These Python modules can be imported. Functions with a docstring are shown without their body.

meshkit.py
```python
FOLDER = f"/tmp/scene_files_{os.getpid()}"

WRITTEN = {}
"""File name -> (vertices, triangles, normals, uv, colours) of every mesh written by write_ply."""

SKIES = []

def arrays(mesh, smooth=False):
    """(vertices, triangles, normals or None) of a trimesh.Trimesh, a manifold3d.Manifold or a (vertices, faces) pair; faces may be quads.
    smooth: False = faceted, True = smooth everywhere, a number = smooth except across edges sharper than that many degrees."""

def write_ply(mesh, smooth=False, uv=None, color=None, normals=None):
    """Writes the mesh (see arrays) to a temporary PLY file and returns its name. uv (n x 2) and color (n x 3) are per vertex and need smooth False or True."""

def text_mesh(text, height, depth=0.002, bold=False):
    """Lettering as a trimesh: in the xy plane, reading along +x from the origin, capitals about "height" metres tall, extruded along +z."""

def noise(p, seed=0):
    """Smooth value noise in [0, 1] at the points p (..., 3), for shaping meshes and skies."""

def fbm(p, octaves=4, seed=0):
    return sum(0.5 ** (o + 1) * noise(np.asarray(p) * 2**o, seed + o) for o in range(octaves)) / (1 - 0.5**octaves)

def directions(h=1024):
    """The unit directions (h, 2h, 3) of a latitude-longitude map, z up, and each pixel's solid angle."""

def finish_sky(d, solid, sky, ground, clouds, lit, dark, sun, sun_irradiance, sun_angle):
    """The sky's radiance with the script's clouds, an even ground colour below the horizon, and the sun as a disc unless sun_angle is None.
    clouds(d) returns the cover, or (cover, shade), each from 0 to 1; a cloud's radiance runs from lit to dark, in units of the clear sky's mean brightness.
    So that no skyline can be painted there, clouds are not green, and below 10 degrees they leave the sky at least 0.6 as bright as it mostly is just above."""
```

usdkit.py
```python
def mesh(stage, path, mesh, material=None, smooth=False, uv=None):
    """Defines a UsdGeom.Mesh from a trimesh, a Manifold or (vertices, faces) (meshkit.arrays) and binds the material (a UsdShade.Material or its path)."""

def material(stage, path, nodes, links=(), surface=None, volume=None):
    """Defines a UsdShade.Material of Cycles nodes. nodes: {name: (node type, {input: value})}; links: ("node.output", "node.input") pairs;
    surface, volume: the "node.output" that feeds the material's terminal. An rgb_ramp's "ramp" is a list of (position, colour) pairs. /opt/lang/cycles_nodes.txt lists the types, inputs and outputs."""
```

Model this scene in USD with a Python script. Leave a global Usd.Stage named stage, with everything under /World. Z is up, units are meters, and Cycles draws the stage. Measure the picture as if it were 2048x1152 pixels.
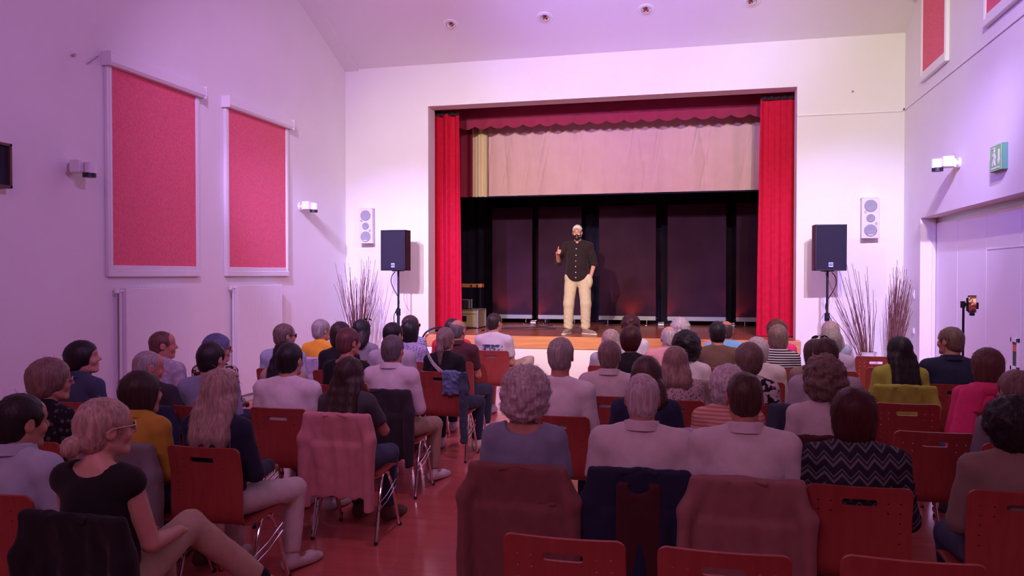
import math, random, zlib
import numpy as np, trimesh, manifold3d as m3, meshkit, usdkit
from shapely.geometry import Polygon, Point, box as sbox
from pxr import Usd, UsdGeom, UsdLux, UsdShade, Gf, Sdf, Vt
stage = Usd.Stage.CreateInMemory()
UsdGeom.SetStageUpAxis(stage, 'Z'); UsdGeom.SetStageMetersPerUnit(stage, 1.0)
stage.DefinePrim('/World', 'Xform'); stage.DefinePrim('/World/Looks', 'Scope')
PI = math.pi
# ---------------------------------------------------------------- camera, lamps, exposure
EYE = 1.77
cam = UsdGeom.Camera.Define(stage, '/World/camera')
FPX, YAW, HOR = 1560.0, 13.55, 549.0
cam.CreateHorizontalApertureAttr(36.0); cam.CreateVerticalApertureAttr(20.25)
cam.CreateFocalLengthAttr(36.0 * FPX / 2048)
cam.CreateExposureAttr(0.0)
cam.CreateClippingRangeAttr(Gf.Vec2f(0.05, 200))
xf = UsdGeom.Xformable(cam); xf.AddTranslateOp().Set((0, 0, EYE))
xf.AddRotateXYZOp().Set((90 - math.degrees(math.atan((576 - HOR) / FPX)), 0, YAW))

def lamp(name, pos, aim, color, power, cone=None, soft=.5, r=.06):
    l = UsdLux.SphereLight.Define(stage, '/World/' + name)
    l.CreateRadiusAttr(r); l.CreateColorAttr(Gf.Vec3f(*color)); l.CreateIntensityAttr(power); l.CreateNormalizeAttr(True)
    d = np.array(aim, float) - pos; d /= np.linalg.norm(d)
    z = -d; x = np.cross([0, 0, 1.0], z); x /= np.linalg.norm(x); y = np.cross(z, x)
    M = Gf.Matrix4d(*[float(v) for v in (*x, 0, *y, 0, *z, 0, *pos, 1)])
    UsdGeom.Xformable(l).AddTransformOp().Set(M)
    if cone:
        s = UsdLux.ShapingAPI.Apply(l.GetPrim()); s.CreateShapingConeAngleAttr(cone); s.CreateShapingConeSoftnessAttr(soft)
    return l
def wash(name, pos, aim, color, power, w, h):
    l = UsdLux.RectLight.Define(stage, '/World/' + name)
    l.CreateWidthAttr(w); l.CreateHeightAttr(h); l.CreateColorAttr(Gf.Vec3f(*color)); l.CreateIntensityAttr(power); l.CreateNormalizeAttr(True)
    d = np.array(aim, float) - pos; d /= np.linalg.norm(d)
    z = -d; x = np.cross([0, 1.0, 0.01], z); x /= np.linalg.norm(x); y = np.cross(z, x)
    UsdGeom.Xformable(l).AddTransformOp().Set(Gf.Matrix4d(*[float(v) for v in (*x, 0, *y, 0, *z, 0, *pos, 1)]))
RED = (1.0, .10, .04)
lamp('stage_lamp_violet', (-4.9, 5.6, 5.0), (-5.0, 12.9, 1.3), (.49, .36, 1.00), 1120, 18, .9)
lamp('stage_lamp_violet_001', (2.0, 5.8, 5.0), (2.1, 12.9, 1.3), (.55, .42, 1.00), 800, 20, .9)
lamp('stage_lamp_violet_002', (-1.4, 5.6, 5.0), (-1.0, 11.6, 6.0), (.40, .27, 1.00), 520, 27, 1.0)
lamp('stage_lamp_violet_003', (1.2, 2.5, 5.0), (-6.17, 7.5, 2.8), (.62, .26, 1.00), 190, 36, 1.0)  # added violet fill that brightens the left wall, no known lamp
lamp('stage_lamp_violet_004', (-1.6, 5.4, 5.2), (3.0, 9.3, 3.0), (0.08, 0.05, 1.00), 250, 27, 1.0)
lamp('stage_lamp_amber', (-4.2, 5.6, 5.1), (-4.2, 12.9, 3.0), (.90, 1.0, .45), 200, 24, .9)
lamp('stage_lamp_amber_001', (1.0, 5.6, 5.2), (2.0, 12.9, 4.2), (.60, 1.00, .04), 130, 22, .9)
lamp('stage_lamp_amber_002', (-1.9, 5.6, 5.0), (-1.6, 12.9, 2.6), (.97, .80, .35), 140, 28, .9)
lamp('stage_lamp_pink', (-3.9, 5.2, 5.3), (-2.6, 12.9, 2.2), (.72, .42, 1.0), 320, 56, 1.0)
lamp('stage_lamp_pink_001', (1.5, 5.2, 5.3), (-.4, 12.9, 2.2), (.95, .70, .74), 300, 56, 1.0)
lamp('added_warm_fill', (-2.2, 2.2, 4.3), (-2.03, 13.2, 1.55), (1.0, .80, .60), 900, 10, .8)  # added spot to brighten the standing person, not a known lamp
lamp('stage_lamp_pink_002', (-1.6, 2.6, 5.4), (-1.5, 8.0, .9), (1.0, .44, .86), 70, 40, 1.0)  # added fill from above for the backs in the forward rows
wash('added_rear_fill', (-1.5, -1.0, 4.6), (-1.5, 7, 1.0), (1.00, .36, .74), 18, 3.0, .6)  # unseen area fill added behind the camera for the nearest backs

# ---------------------------------------------------------------- prims
used = {}
def numbered(name, parent='/World'):
    k = (parent, name); n = used.get(k, -1) + 1; used[k] = n
    return f'{parent}/{name}' + (f'_{n:03d}' if n else '')
def props(prim, label=None, cat=None, group=None, kind=None):
    for k, v in (('label', label), ('category', cat), ('group', group), ('kind', kind)):
        if v: prim.SetCustomDataByKey(k, v)
def thing(name, label, cat, loc=(0, 0, 0), rotz=0, group=None, kind=None):
    x = UsdGeom.Xform.Define(stage, numbered(name)); x.AddTranslateOp().Set(Gf.Vec3d(*map(float, loc))); x.AddRotateZOp().Set(float(rotz))
    props(x.GetPrim(), label, cat, group, kind)
    return x.GetPrim()
def obj(name, mesh, mat, parent=None, smooth=35, label=None, kind=None):
    p = usdkit.mesh(stage, numbered(name, str(parent.GetPath()) if parent else '/World'), mesh, M(mat), smooth=smooth).GetPrim()
    if kind is None and not parent: kind = 'structure'
    props(p, label, None, None, kind)
    return p
def solo(name, mesh, mat, label, cat, group=None, smooth=35, kind=None):
    p = usdkit.mesh(stage, numbered(name), mesh, M(mat), smooth=smooth).GetPrim(); props(p, label, cat, group, kind); return p
def dup(src, loc, rotz, label, group=None):
    x = UsdGeom.Xform.Define(stage, numbered(str(src.GetName()).rstrip('0123456789').rstrip('_')))
    x.GetPrim().GetReferences().AddInternalReference(src.GetPath())
    x.GetPrim().GetAttribute('xformOp:translate').Set(Gf.Vec3d(*map(float, loc))); x.GetPrim().GetAttribute('xformOp:rotateZ').Set(float(rotz))
    x.GetPrim().SetInstanceable(True)
    props(x.GetPrim(), label, src.GetCustomDataByKey('category'), group or src.GetCustomDataByKey('group'))
    return x.GetPrim()
# ---------------------------------------------------------------- materials
_mats = {}
def M(key):
    if isinstance(key, str): return _mats[key]
    return key
def mat(key, nodes, links=(), surface='p.BSDF'):
    _mats[key] = usdkit.material(stage, '/World/Looks/' + key, nodes, links, surface=surface)
def plain(key, col, rough=.6, metal=0., spec=.5, noise=0., nscale=6., bump=0., bscale=200., coat=0., **kw):
    n = {'p': ('principled_bsdf', {'base_color': col, 'roughness': rough, 'metallic': metal, 'specular_ior_level': spec, 'coat_weight': coat, **kw})}; l = []
    if noise or bump: n['tc'] = ('texture_coordinate', {})
    if noise:
        n['no'] = ('noise_texture', {'scale': nscale, 'detail': 4.0})
        a = tuple(c * (1 - noise) for c in col); b = tuple(min(1, c * (1 + noise)) for c in col)
        n['ra'] = ('rgb_ramp', {'ramp': [(.3, a), (.7, b)]})
        l += [('tc.object', 'no.vector'), ('no.fac', 'ra.fac'), ('ra.color', 'p.base_color')]
    if bump:
        n['bn'] = ('noise_texture', {'scale': bscale, 'detail': 3.0}); n['bu'] = ('bump', {'strength': bump, 'distance': .004})
        l += [('tc.object', 'bn.vector'), ('bn.fac', 'bu.height'), ('bu.normal', 'p.normal')]
    mat(key, n, l)
plain('wall_paint', (.80, .79, .77), .85, noise=.02, nscale=1.2, bump=.25, bscale=90)
plain('ceiling_paint', (.78, .77, .76), .9, noise=.015, nscale=.8)
plain('white_trim', (.80, .80, .80), .45)
plain('white_metal', (.78, .78, .78), .35)
plain('grey_metal', (.42, .42, .44), .4, metal=.7)
plain('chrome', (.72, .72, .74), .13, metal=1.)
plain('alu_dull', (.26, .26, .30), .5, metal=.5)
plain('alu', (.55, .55, .57), .38, metal=.85)
plain('black_plastic', (.010, .009, .018), .45)
plain('black_grille', (.013, .010, .030), .6, bump=.9, bscale=900)
plain('grey_grille', (.30, .30, .33), .55, bump=.5, bscale=700)
plain('speaker_white', (.66, .66, .68), .4)
plain('badge_white', (.75, .78, .85), .3)
plain('badge_blue', (.03, .08, .30), .3)
plain('dark_tape', (.035, .008, .016), .9)  # dark colour of the strips that imitate shade above the curtains
plain('dark_void', (.01, .01, .012), .9)
plain('stage_black', (.022, .016, .040), .9, spec=.1, noise=.25, nscale=3)
plain('panel_cloth', (.042, .015, .034), .85, spec=.12, noise=.18, nscale=2, bump=.2, bscale=400)
plain('red_velvet', (.53, .007, .036), .75, noise=.10, nscale=14, sheen_weight=.10, sheen_roughness=.4, sheen_tint=(1, .2, .3), spec=.15, bump=.3, bscale=300)
plain('red_valance', (.30, .020, .060), .85, noise=.06, nscale=5)
plain('cream_strip', (.74, .60, .34), .85)  # amber light on the side cloth put into its cream colour
plain('cream_cloth', (.72, .47, .43), .85, noise=.03, nscale=4, bump=.2, bscale=60)
plain('blind_fabric', (.76, .13, .19), .8, noise=.12, nscale=38, bump=.3, bscale=150)
plain('case_khaki', (.42, .36, .16), .5, noise=.08, nscale=8)
plain('wood_orange', (.62, .24, .07), .45, noise=.2, nscale=20)
plain('wood_dark', (.10, .05, .04), .5)
plain('twig', (.16, .06, .05), .7, noise=.3, nscale=40)
plain('vase_ceramic', (.55, .53, .5), .3)
plain('cable', (.010, .010, .012), .5)
plain('exit_green', (.26, .58, .22), .5, spec=.2)
plain('exit_white', (.75, .8, .72), .4)
plain('exit_side', (.10, .26, .20), .5, spec=.2)
plain('alarm_red', (.65, .05, .03), .4)
plain('bulb_glass', (.75, .40, .12), .15)
plain('led_label', (.55, .65, .9), .4)
plain('rubber', (.02, .02, .02), .7)
plain('sole', (.72, .70, .66), .6)
plain('glass_frame', (.02, .015, .015), .3)
plain('glass_frame_pale', (.75, .74, .72), .25, metal=.6)
mat('lens', {'t': ('transparent_bsdf', {'color': (.93, .93, .95)}), 'g': ('glossy_bsdf', {'color': (1, 1, 1), 'roughness': .03}), 'f': ('fresnel', {'IOR': 1.5}), 'm': ('mix_closure', {})},
    [('f.fac', 'm.fac'), ('t.BSDF', 'm.closure1'), ('g.BSDF', 'm.closure2')], 'm.closure')
mat('dark_lens', {'t': ('transparent_bsdf', {'color': (.15, .14, .16)}), 'g': ('glossy_bsdf', {'color': (1, 1, 1), 'roughness': .05}), 'm': ('mix_closure', {'fac': .35})},
    [('t.BSDF', 'm.closure1'), ('g.BSDF', 'm.closure2')], 'm.closure')
mat('window_pane', {'t': ('transparent_bsdf', {'color': (.9, .95, .95)}), 'g': ('glossy_bsdf', {'color': (1, 1, 1), 'roughness': .02}), 'f': ('fresnel', {'IOR': 1.5}), 'm': ('mix_closure', {})},
    [('f.fac', 'm.fac'), ('t.BSDF', 'm.closure1'), ('g.BSDF', 'm.closure2')], 'm.closure')
plain('lamp_red', (.3, .02, .01), .3, emission_color=(1, .10, .03), emission_strength=3.0)
def wood(key, c1, c2, scale=(1, 1, 1), rough=.35, ring=3., coat=.15, plank=None, bump=.04):
    n = {'tc': ('texture_coordinate', {}), 'mp': ('mapping', {'scale': scale}), 'no': ('noise_texture', {'scale': ring, 'detail': 6.0, 'distortion': .6}),
         'fi': ('noise_texture', {'scale': ring * 14, 'detail': 2.0}), 'ra': ('rgb_ramp', {'ramp': [(.3, c1), (.7, c2)]}), 'p': ('principled_bsdf', {'roughness': rough, 'coat_weight': coat, 'coat_roughness': .2}),
         'mx': ('mix_color', {'blend_type': 'multiply', 'fac': .25}), 'bu': ('bump', {'strength': bump, 'distance': .004})}
    l = [('tc.object', 'mp.vector'), ('mp.vector', 'no.vector'), ('mp.vector', 'fi.vector'), ('no.fac', 'ra.fac'), ('ra.color', 'mx.a'), ('fi.color', 'mx.b'), ('fi.fac', 'bu.height'), ('bu.normal', 'p.normal')]
    if plank:
        n['br'] = ('brick_texture', {'color1': (.95, .95, .95), 'color2': (1, 1, 1), 'mortar': (.70, .70, .70), 'scale': 1.0, 'brick_width': plank[0], 'row_height': plank[1], 'mortar_size': plank[2], 'offset': .37, 'mortar_smooth': .3})
        n['rot'] = ('mapping', {'rotation': (0, 0, plank[3])}); n['m2'] = ('mix_color', {'blend_type': 'multiply', 'fac': 1.0})
        l += [('tc.object', 'rot.vector'), ('rot.vector', 'br.vector'), ('mx.result', 'm2.a'), ('br.color', 'm2.b'), ('m2.result', 'p.base_color')]
    else: l += [('mx.result', 'p.base_color')]
    mat(key, n, l)
wood('floor_wood', (.66, .15, .135), (.74, .19, .165), (1, 6, 1), .16, 1.5, .25, plank=(1.8, .19, .0022, 0.0), bump=.02)
wood('stage_wood', (.46, .105, .055), (.56, .15, .08), (1, 7, 1), .30, 2.0, .2, plank=(2.4, .12, .002, 0.0), bump=.02)
wood('chair_wood', (.36, .058, .048), (.43, .08, .065), (9, 2, 1.2), .38, 4., .15)
mat('pine_board', {'tc': ('texture_coordinate', {}), 'mp': ('mapping', {'scale': (.7, 8, 12)}), 'no': ('noise_texture', {'scale': 2.2, 'detail': 5.0, 'distortion': .8}),
    'ra': ('rgb_ramp', {'ramp': [(.3, (.50, .20, .075)), (.7, (.66, .30, .12))]}), 'm2': ('mapping', {'scale': (2.1, 3, 7.5)}), 'vo': ('voronoi_texture', {'scale': 1.0}),
    'r2': ('rgb_ramp', {'ramp': [(.0, (.25, .16, .12)), (.045, (.35, .25, .2)), (.10, (1, 1, 1))]}), 'mx': ('mix_color', {'blend_type': 'multiply', 'fac': .85}), 'p': ('principled_bsdf', {'roughness': .45})},
    [('tc.object', 'mp.vector'), ('mp.vector', 'no.vector'), ('no.fac', 'ra.fac'), ('tc.object', 'm2.vector'), ('m2.vector', 'vo.vector'), ('vo.distance', 'r2.fac'), ('ra.color', 'mx.a'), ('r2.color', 'mx.b'), ('mx.result', 'p.base_color')])
def cloth(key, col, rough=.85, bump=.25, noise=.06, sheen=.1):
    plain(key, col, rough, noise=noise, nscale=18, bump=bump, bscale=160, sheen_weight=sheen, spec=.2)
def pattern(key, kind, c1, c2, scale):
    n = {'tc': ('texture_coordinate', {}), 'p': ('principled_bsdf', {'roughness': .85, 'specular_ior_level': .2})}; l = []
    if kind == 'stripe':     # horizontal stripes
        n['wv'] = ('wave_texture', {'bands_direction': 'z', 'scale': scale, 'distortion': .3}); n['ra'] = ('rgb_ramp', {'ramp': [(.55, c1), (.62, c2)]}); l += [('tc.object', 'wv.vector'), ('wv.fac', 'ra.fac')]
    elif kind == 'chevron':
        n['sx'] = ('separate_xyz', {}); n['a'] = ('math', {'math_type': 'multiply', 'value2': scale}); n['pp'] = ('math', {'math_type': 'pingpong', 'value2': 1.0})
        n['b'] = ('math', {'math_type': 'multiply', 'value2': scale * .5}); n['s'] = ('math', {'math_type': 'multiply_add', 'value2': .55}); n['f'] = ('math', {'math_type': 'fraction'})
        n['ra'] = ('rgb_ramp', {'ramp': [(0, c1), (.42, c1), (.46, c2), (.58, c2), (.62, tuple(.5 * (x + y) for x, y in zip(c1, c2))), (.72, c1), (.8, c1), (.84, c2), (.9, c2), (.94, c1)]})
        l += [('tc.object', 'sx.vector'), ('sx.x', 'a.value1'), ('a.value', 'pp.value1'), ('sx.z', 'b.value1'), ('pp.value', 's.value1'), ('b.value', 's.value3'), ('s.value', 'f.value1'), ('f.value', 'ra.fac')]
    else:                    # blotches
        n['no'] = ('noise_texture', {'scale': scale * .7, 'detail': 1.0}) if kind == 'blot' else ('voronoi_texture', {'scale': scale})
        n['ra'] = ('rgb_ramp', {'ramp': [(.44, c1), (.52, c2)] if kind == 'blot' else [(.28, c2), (.40, c1)]}); l += [('tc.object', 'no.vector'), (('no.fac' if kind == 'blot' else 'no.distance'), 'ra.fac')]
    l += [('ra.color', 'p.base_color')]
    mat(key, n, l)
# ---------------------------------------------------------------- mesh helpers
cat = trimesh.util.concatenate
def bx(lo, hi, bevel=0.):
    lo, hi = np.minimum(lo, hi), np.maximum(lo, hi)
    if bevel <= 0 or min(hi - lo) < 2.5 * bevel:
        m = trimesh.creation.box(hi - lo); m.apply_translation((lo + hi) / 2); return m
    b = bevel; pts = []
    for ax in range(3):
        l, h = lo + b, hi - b; l[ax], h[ax] = lo[ax], hi[ax]
        pts += [[(l, h)[i][0], (l, h)[j][1], (l, h)[k][2]] for i in (0, 1) for j in (0, 1) for k in (0, 1)]
    return trimesh.PointCloud(np.array(pts)).convex_hull
def cyl(a, b, r, r2=None, n=16, cap=True):
    a, b = np.array(a, float), np.array(b, float); r2 = r if r2 is None else r2
    d = b - a; d /= np.linalg.norm(d); u = np.cross(d, [0, 0, 1.0] if abs(d[2]) < .9 else [1.0, 0, 0]); u /= np.linalg.norm(u); v = np.cross(d, u)
    t = np.arange(n) * 2 * PI / n; ring = np.cos(t)[:, None] * u + np.sin(t)[:, None] * v
    V = np.vstack([a + r * ring, b + r2 * ring, a, b]); i = np.arange(n); j = (i + 1) % n
    F = np.vstack([np.c_[i, j, j + n], np.c_[i, j + n, i + n], np.c_[j, i, np.full(n, 2 * n)], np.c_[i + n, j + n, np.full(n, 2 * n + 1)]])
    return trimesh.Trimesh(V, F, process=False)
def tube(pts, r, n=8):
    p = np.asarray(pts, float); r = np.broadcast_to(r, (len(p),)); t = np.gradient(p, axis=0); t /= np.linalg.norm(t, axis=1, keepdims=True) + 1e-12
    u = np.cross(t[0], [0, 0, 1.0] if abs(t[0][2]) < .9 else [1.0, 0, 0]); us = []
    for k in range(len(p)):
        u = u - t[k] * (u @ t[k]); u = u / (np.linalg.norm(u) + 1e-12); us.append(u)
    us = np.array(us); vs = np.cross(t, us); a = np.arange(n) * 2 * PI / n
    V = p[:, None] + r[:, None, None] * (np.cos(a)[None, :, None] * us[:, None] + np.sin(a)[None, :, None] * vs[:, None])
    i, j = np.meshgrid(np.arange(len(p) - 1), np.arange(n), indexing='ij'); k = (j + 1) % n
    q = np.stack([i * n + j, i * n + k, (i + 1) * n + k, (i + 1) * n + j], -1).reshape(-1, 4)
    V = np.vstack([V.reshape(-1, 3), p[:1], p[-1:]]); L = len(p) * n; jj = np.arange(n); kk = (jj + 1) % n
    F = np.vstack([q[:, [0, 1, 2]], q[:, [0, 2, 3]], np.c_[kk, jj, np.full(n, L)], np.c_[jj + L - n, kk + L - n, np.full(n, L + 1)]])
    return trimesh.Trimesh(V, F, process=False)
def spline(pts, n=24):
    from scipy.interpolate import CubicSpline
    p = np.asarray(pts, float); s = np.r_[0, np.cumsum(np.linalg.norm(np.diff(p, axis=0), axis=1))]
    return CubicSpline(s, p)(np.linspace(0, s[-1], n))
def lathe(prof, n=32):
    p = np.asarray(prof, float); a = np.arange(n) * 2 * PI / n; k = len(p)
    V = np.stack([p[:, 0][None] * np.cos(a)[:, None], p[:, 0][None] * np.sin(a)[:, None], np.broadcast_to(p[:, 1], (n, k))], -1).reshape(-1, 3)
    i, j = np.meshgrid(np.arange(n), np.arange(k - 1), indexing='ij'); i2 = (i + 1) % n
    q = np.stack([i * k + j, i2 * k + j, i2 * k + j + 1, i * k + j + 1], -1).reshape(-1, 4)
    return trimesh.Trimesh(V, np.vstack([q[:, [0, 1, 2]], q[:, [0, 2, 3]]]), process=True)
def prism(poly, h, z0=0.):
    m = cat([trimesh.creation.extrude_polygon(g, h, engine='earcut') for g in getattr(poly, 'geoms', [poly])]); m.apply_translation((0, 0, z0)); return m
def T(m, mtx=None, t=None):
    m = m.copy()
    if mtx is not None: M4 = np.eye(4); M4[:3, :3] = mtx; m.apply_transform(M4)
    if t is not None: m.apply_translation(t)
    return m
def rot(ax, deg):
    a = math.radians(deg); c, s = math.cos(a), math.sin(a)
    return np.array({'x': [[1, 0, 0], [0, c, -s], [0, s, c]], 'y': [[c, 0, s], [0, 1, 0], [-s, 0, c]], 'z': [[c, -s, 0], [s, c, 0], [0, 0, 1]]}[ax], float)
def wave_sheet(x0, x1, y, z0, z1, fold, thick=.012, nx=200, nz=12, hem=None):
    """a hanging cloth of real thickness in the plane y; fold(x, v) gives its offset in y, v is 0 at the bottom and 1 at the top"""
    u, v = np.linspace(0, 1, nx), np.linspace(0, 1, nz); U, V = np.meshgrid(u, v, indexing='ij')
    X = x0 + (x1 - x0) * U if not callable(x0) else x0(V) + (x1(V) - x0(V)) * U
    zb = z0 if hem is None else hem(X); Z = zb + (z1 - zb) * V; Y = y + fold(X, V)
    A = np.stack([X, Y, Z], -1).reshape(-1, 3); B = A + [0, thick, 0]; i, j = np.meshgrid(np.arange(nx - 1), np.arange(nz - 1), indexing='ij')
    q = np.stack([i * nz + j, (i + 1) * nz + j, (i + 1) * nz + j + 1, i * nz + j + 1], -1).reshape(-1, 4); n = nx * nz
    edge = np.r_[np.arange(nx) * nz, (nx - 1) * nz + np.arange(1, nz), (np.arange(nx - 2, -1, -1)) * nz + nz - 1, np.arange(nz - 2, 0, -1)]; e2 = np.roll(edge, -1)
    F = np.vstack([q[:, [0, 1, 2]], q[:, [0, 2, 3]], q[:, [0, 2, 1]] + n, q[:, [0, 3, 2]] + n, np.c_[edge, edge + n, e2 + n], np.c_[edge, e2 + n, e2]])
    return trimesh.Trimesh(np.vstack([A, B]), F, process=False)
# ---------------------------------------------------------------- distance fields -> smooth meshes
def axis(lo, hi, h, fine=()):
    out = [lo]
    while out[-1] < hi:
        x = out[-1]; s = h
        for a, b, f in fine:
            if a - f <= x < b: s = min(s, f)
            elif x < a < x + h: s = min(s, max(f, a - x))
        out.append(x + s)
    return np.array(out, np.float32)
class Field:
    def __init__(s, xs, ys, zs): s.a = (xs, ys, zs); s.F = np.full((len(xs), len(ys), len(zs)), .2, np.float32)
    def sub(s, lo, hi):
        sl = tuple(slice(max(0, int(np.searchsorted(ax, l)) - 1), int(np.searchsorted(ax, h)) + 1) for ax, l, h in zip(s.a, lo, hi))
        return sl, (s.a[0][sl[0]][:, None, None], s.a[1][sl[1]][None, :, None], s.a[2][sl[2]][None, None, :])
    def put(s, sl, d, k, op):
        f = s.F[sl]
        if op == 'cut': d, f = -d, f; h = np.maximum(k - np.abs(f - d), 0); s.F[sl] = np.maximum(f, d) + h * h / (4 * k + 1e-9); return
        h = np.maximum(k - np.abs(f - d), 0); s.F[sl] = np.minimum(f, d) - h * h / (4 * k + 1e-9)
    def cap(s, a, b, ra, rb=None, k=.02, op='add', cut=False, cut0=False):
        a, b = np.asarray(a, np.float32), np.asarray(b, np.float32); rb = ra if rb is None else rb; m = max(ra, rb) + k + .03
        sl, (X, Y, Z) = s.sub(np.minimum(a, b) - m, np.maximum(a, b) + m)
        if 0 in s.F[sl].shape: return
        ba = b - a; L = float(ba @ ba) + 1e-9; px, py, pz = X - a[0], Y - a[1], Z - a[2]
        tt = (px * ba[0] + py * ba[1] + pz * ba[2]) / L; t = np.clip(tt, 0, 1)
        d = np.sqrt((px - t * ba[0]) ** 2 + (py - t * ba[1]) ** 2 + (pz - t * ba[2]) ** 2) - (ra + (rb - ra) * t)
        if cut: d = np.maximum(d, (tt - 1) * math.sqrt(L))
        if cut0: d = np.maximum(d, -tt * math.sqrt(L))
        s.put(sl, d.astype(np.float32), k, op)
    def ell(s, c, r, k=.02, op='add', R=None, o=None, bottom=None, top=None):
        """ellipsoid; R, o: the frame (rotation, origin) that c is given in; bottom, top: flat cuts in that frame's z"""
        c, r = np.asarray(c, np.float32), np.asarray(r, np.float32); w = c if R is None else np.asarray(o) + R @ c; m = float(max(r)) + k + .03
        if R is None: lo, hi = w - r - k - .03, w + r + k + .03
        else: lo, hi = w - m, w + m
        sl, (X, Y, Z) = s.sub(lo, hi)
        if 0 in s.F[sl].shape: return
        px, py, pz = X - w[0], Y - w[1], Z - w[2]
        if R is not None: px, py, pz = (R[0, 0] * px + R[1, 0] * py + R[2, 0] * pz, R[0, 1] * px + R[1, 1] * py + R[2, 1] * pz, R[0, 2] * px + R[1, 2] * py + R[2, 2] * pz)
        k0 = np.sqrt((px / r[0]) ** 2 + (py / r[1]) ** 2 + (pz / r[2]) ** 2); k1 = np.sqrt((px / r[0] ** 2) ** 2 + (py / r[1] ** 2) ** 2 + (pz / r[2] ** 2) ** 2) + 1e-6
        d = k0 * (k0 - 1) / k1
        if bottom is not None: d = np.maximum(d, bottom - (pz + c[2]))
        if top is not None: d = np.maximum(d, (pz + c[2]) - top)
        s.put(sl, d.astype(np.float32), k, op)
    def clip(s, n, o):
        X, Y, Z = s.a[0][:, None, None], s.a[1][None, :, None], s.a[2][None, None, :]
        s.F = np.maximum(s.F, ((X - o[0]) * n[0] + (Y - o[1]) * n[1] + (Z - o[2]) * n[2]).astype(np.float32))
    def mesh(s):
        F = s.F; F[0], F[-1] = .05, .05; F[:, 0], F[:, -1] = .05, .05; F[:, :, 0], F[:, :, -1] = .05, .05
        I = F < 0; nx, ny, nz = F.shape
        idx = [(0, 0, 0), (1, 0, 0), (0, 1, 0), (1, 1, 0), (0, 0, 1), (1, 0, 1), (0, 1, 1), (1, 1, 1)]
        def cs(A, o): return A[o[0]:nx - 1 + o[0], o[1]:ny - 1 + o[1], o[2]:nz - 1 + o[2]]
        cnt = sum(cs(I, o).astype(np.int8) for o in idx); act = np.argwhere((cnt > 0) & (cnt < 8))
        if not len(act): return trimesh.Trimesh()
        ids = np.full((nx - 1, ny - 1, nz - 1), -1, np.int32); ids[tuple(act.T)] = np.arange(len(act))
        v8 = np.stack([F[act[:, 0] + o[0], act[:, 1] + o[1], act[:, 2] + o[2]] for o in idx], 1); S = np.zeros((len(act), 3)); N = np.zeros(len(act))
        for a in range(8):
            for ax in range(3):
                if idx[a][ax]: continue
                o = list(idx[a]); o[ax] = 1; b = idx.index(tuple(o)); fa, fb = v8[:, a], v8[:, b]; cr = (fa < 0) != (fb < 0); t = np.where(cr, fa / np.where(cr, fa - fb, 1), 0)
                p = np.tile(np.array(idx[a], float), (len(act), 1)); p[:, ax] += t; S += p * cr[:, None]; N += cr
        p = act + S / N[:, None]
        V = np.stack([np.interp(p[:, i], np.arange(len(s.a[i])), s.a[i]) for i in range(3)], 1); faces = []
        for ax in range(3):
            o1, o2 = [(1, 2), (2, 0), (0, 1)][ax]
            A = np.moveaxis(I, (ax, o1, o2), (0, 1, 2)); D = np.moveaxis(ids, (ax, o1, o2), (0, 1, 2))
            e = np.argwhere(A[:-1, 1:-1, 1:-1] != A[1:, 1:-1, 1:-1]); i, j, k = e[:, 0], e[:, 1] + 1, e[:, 2] + 1
            q = np.stack([D[i, j - 1, k - 1], D[i, j, k - 1], D[i, j, k], D[i, j - 1, k]], 1); fl = ~A[i, j, k]; q[fl] = q[fl][:, ::-1]; faces.append(q)
        q = np.vstack(faces); q = q[(q >= 0).all(1)]
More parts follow.
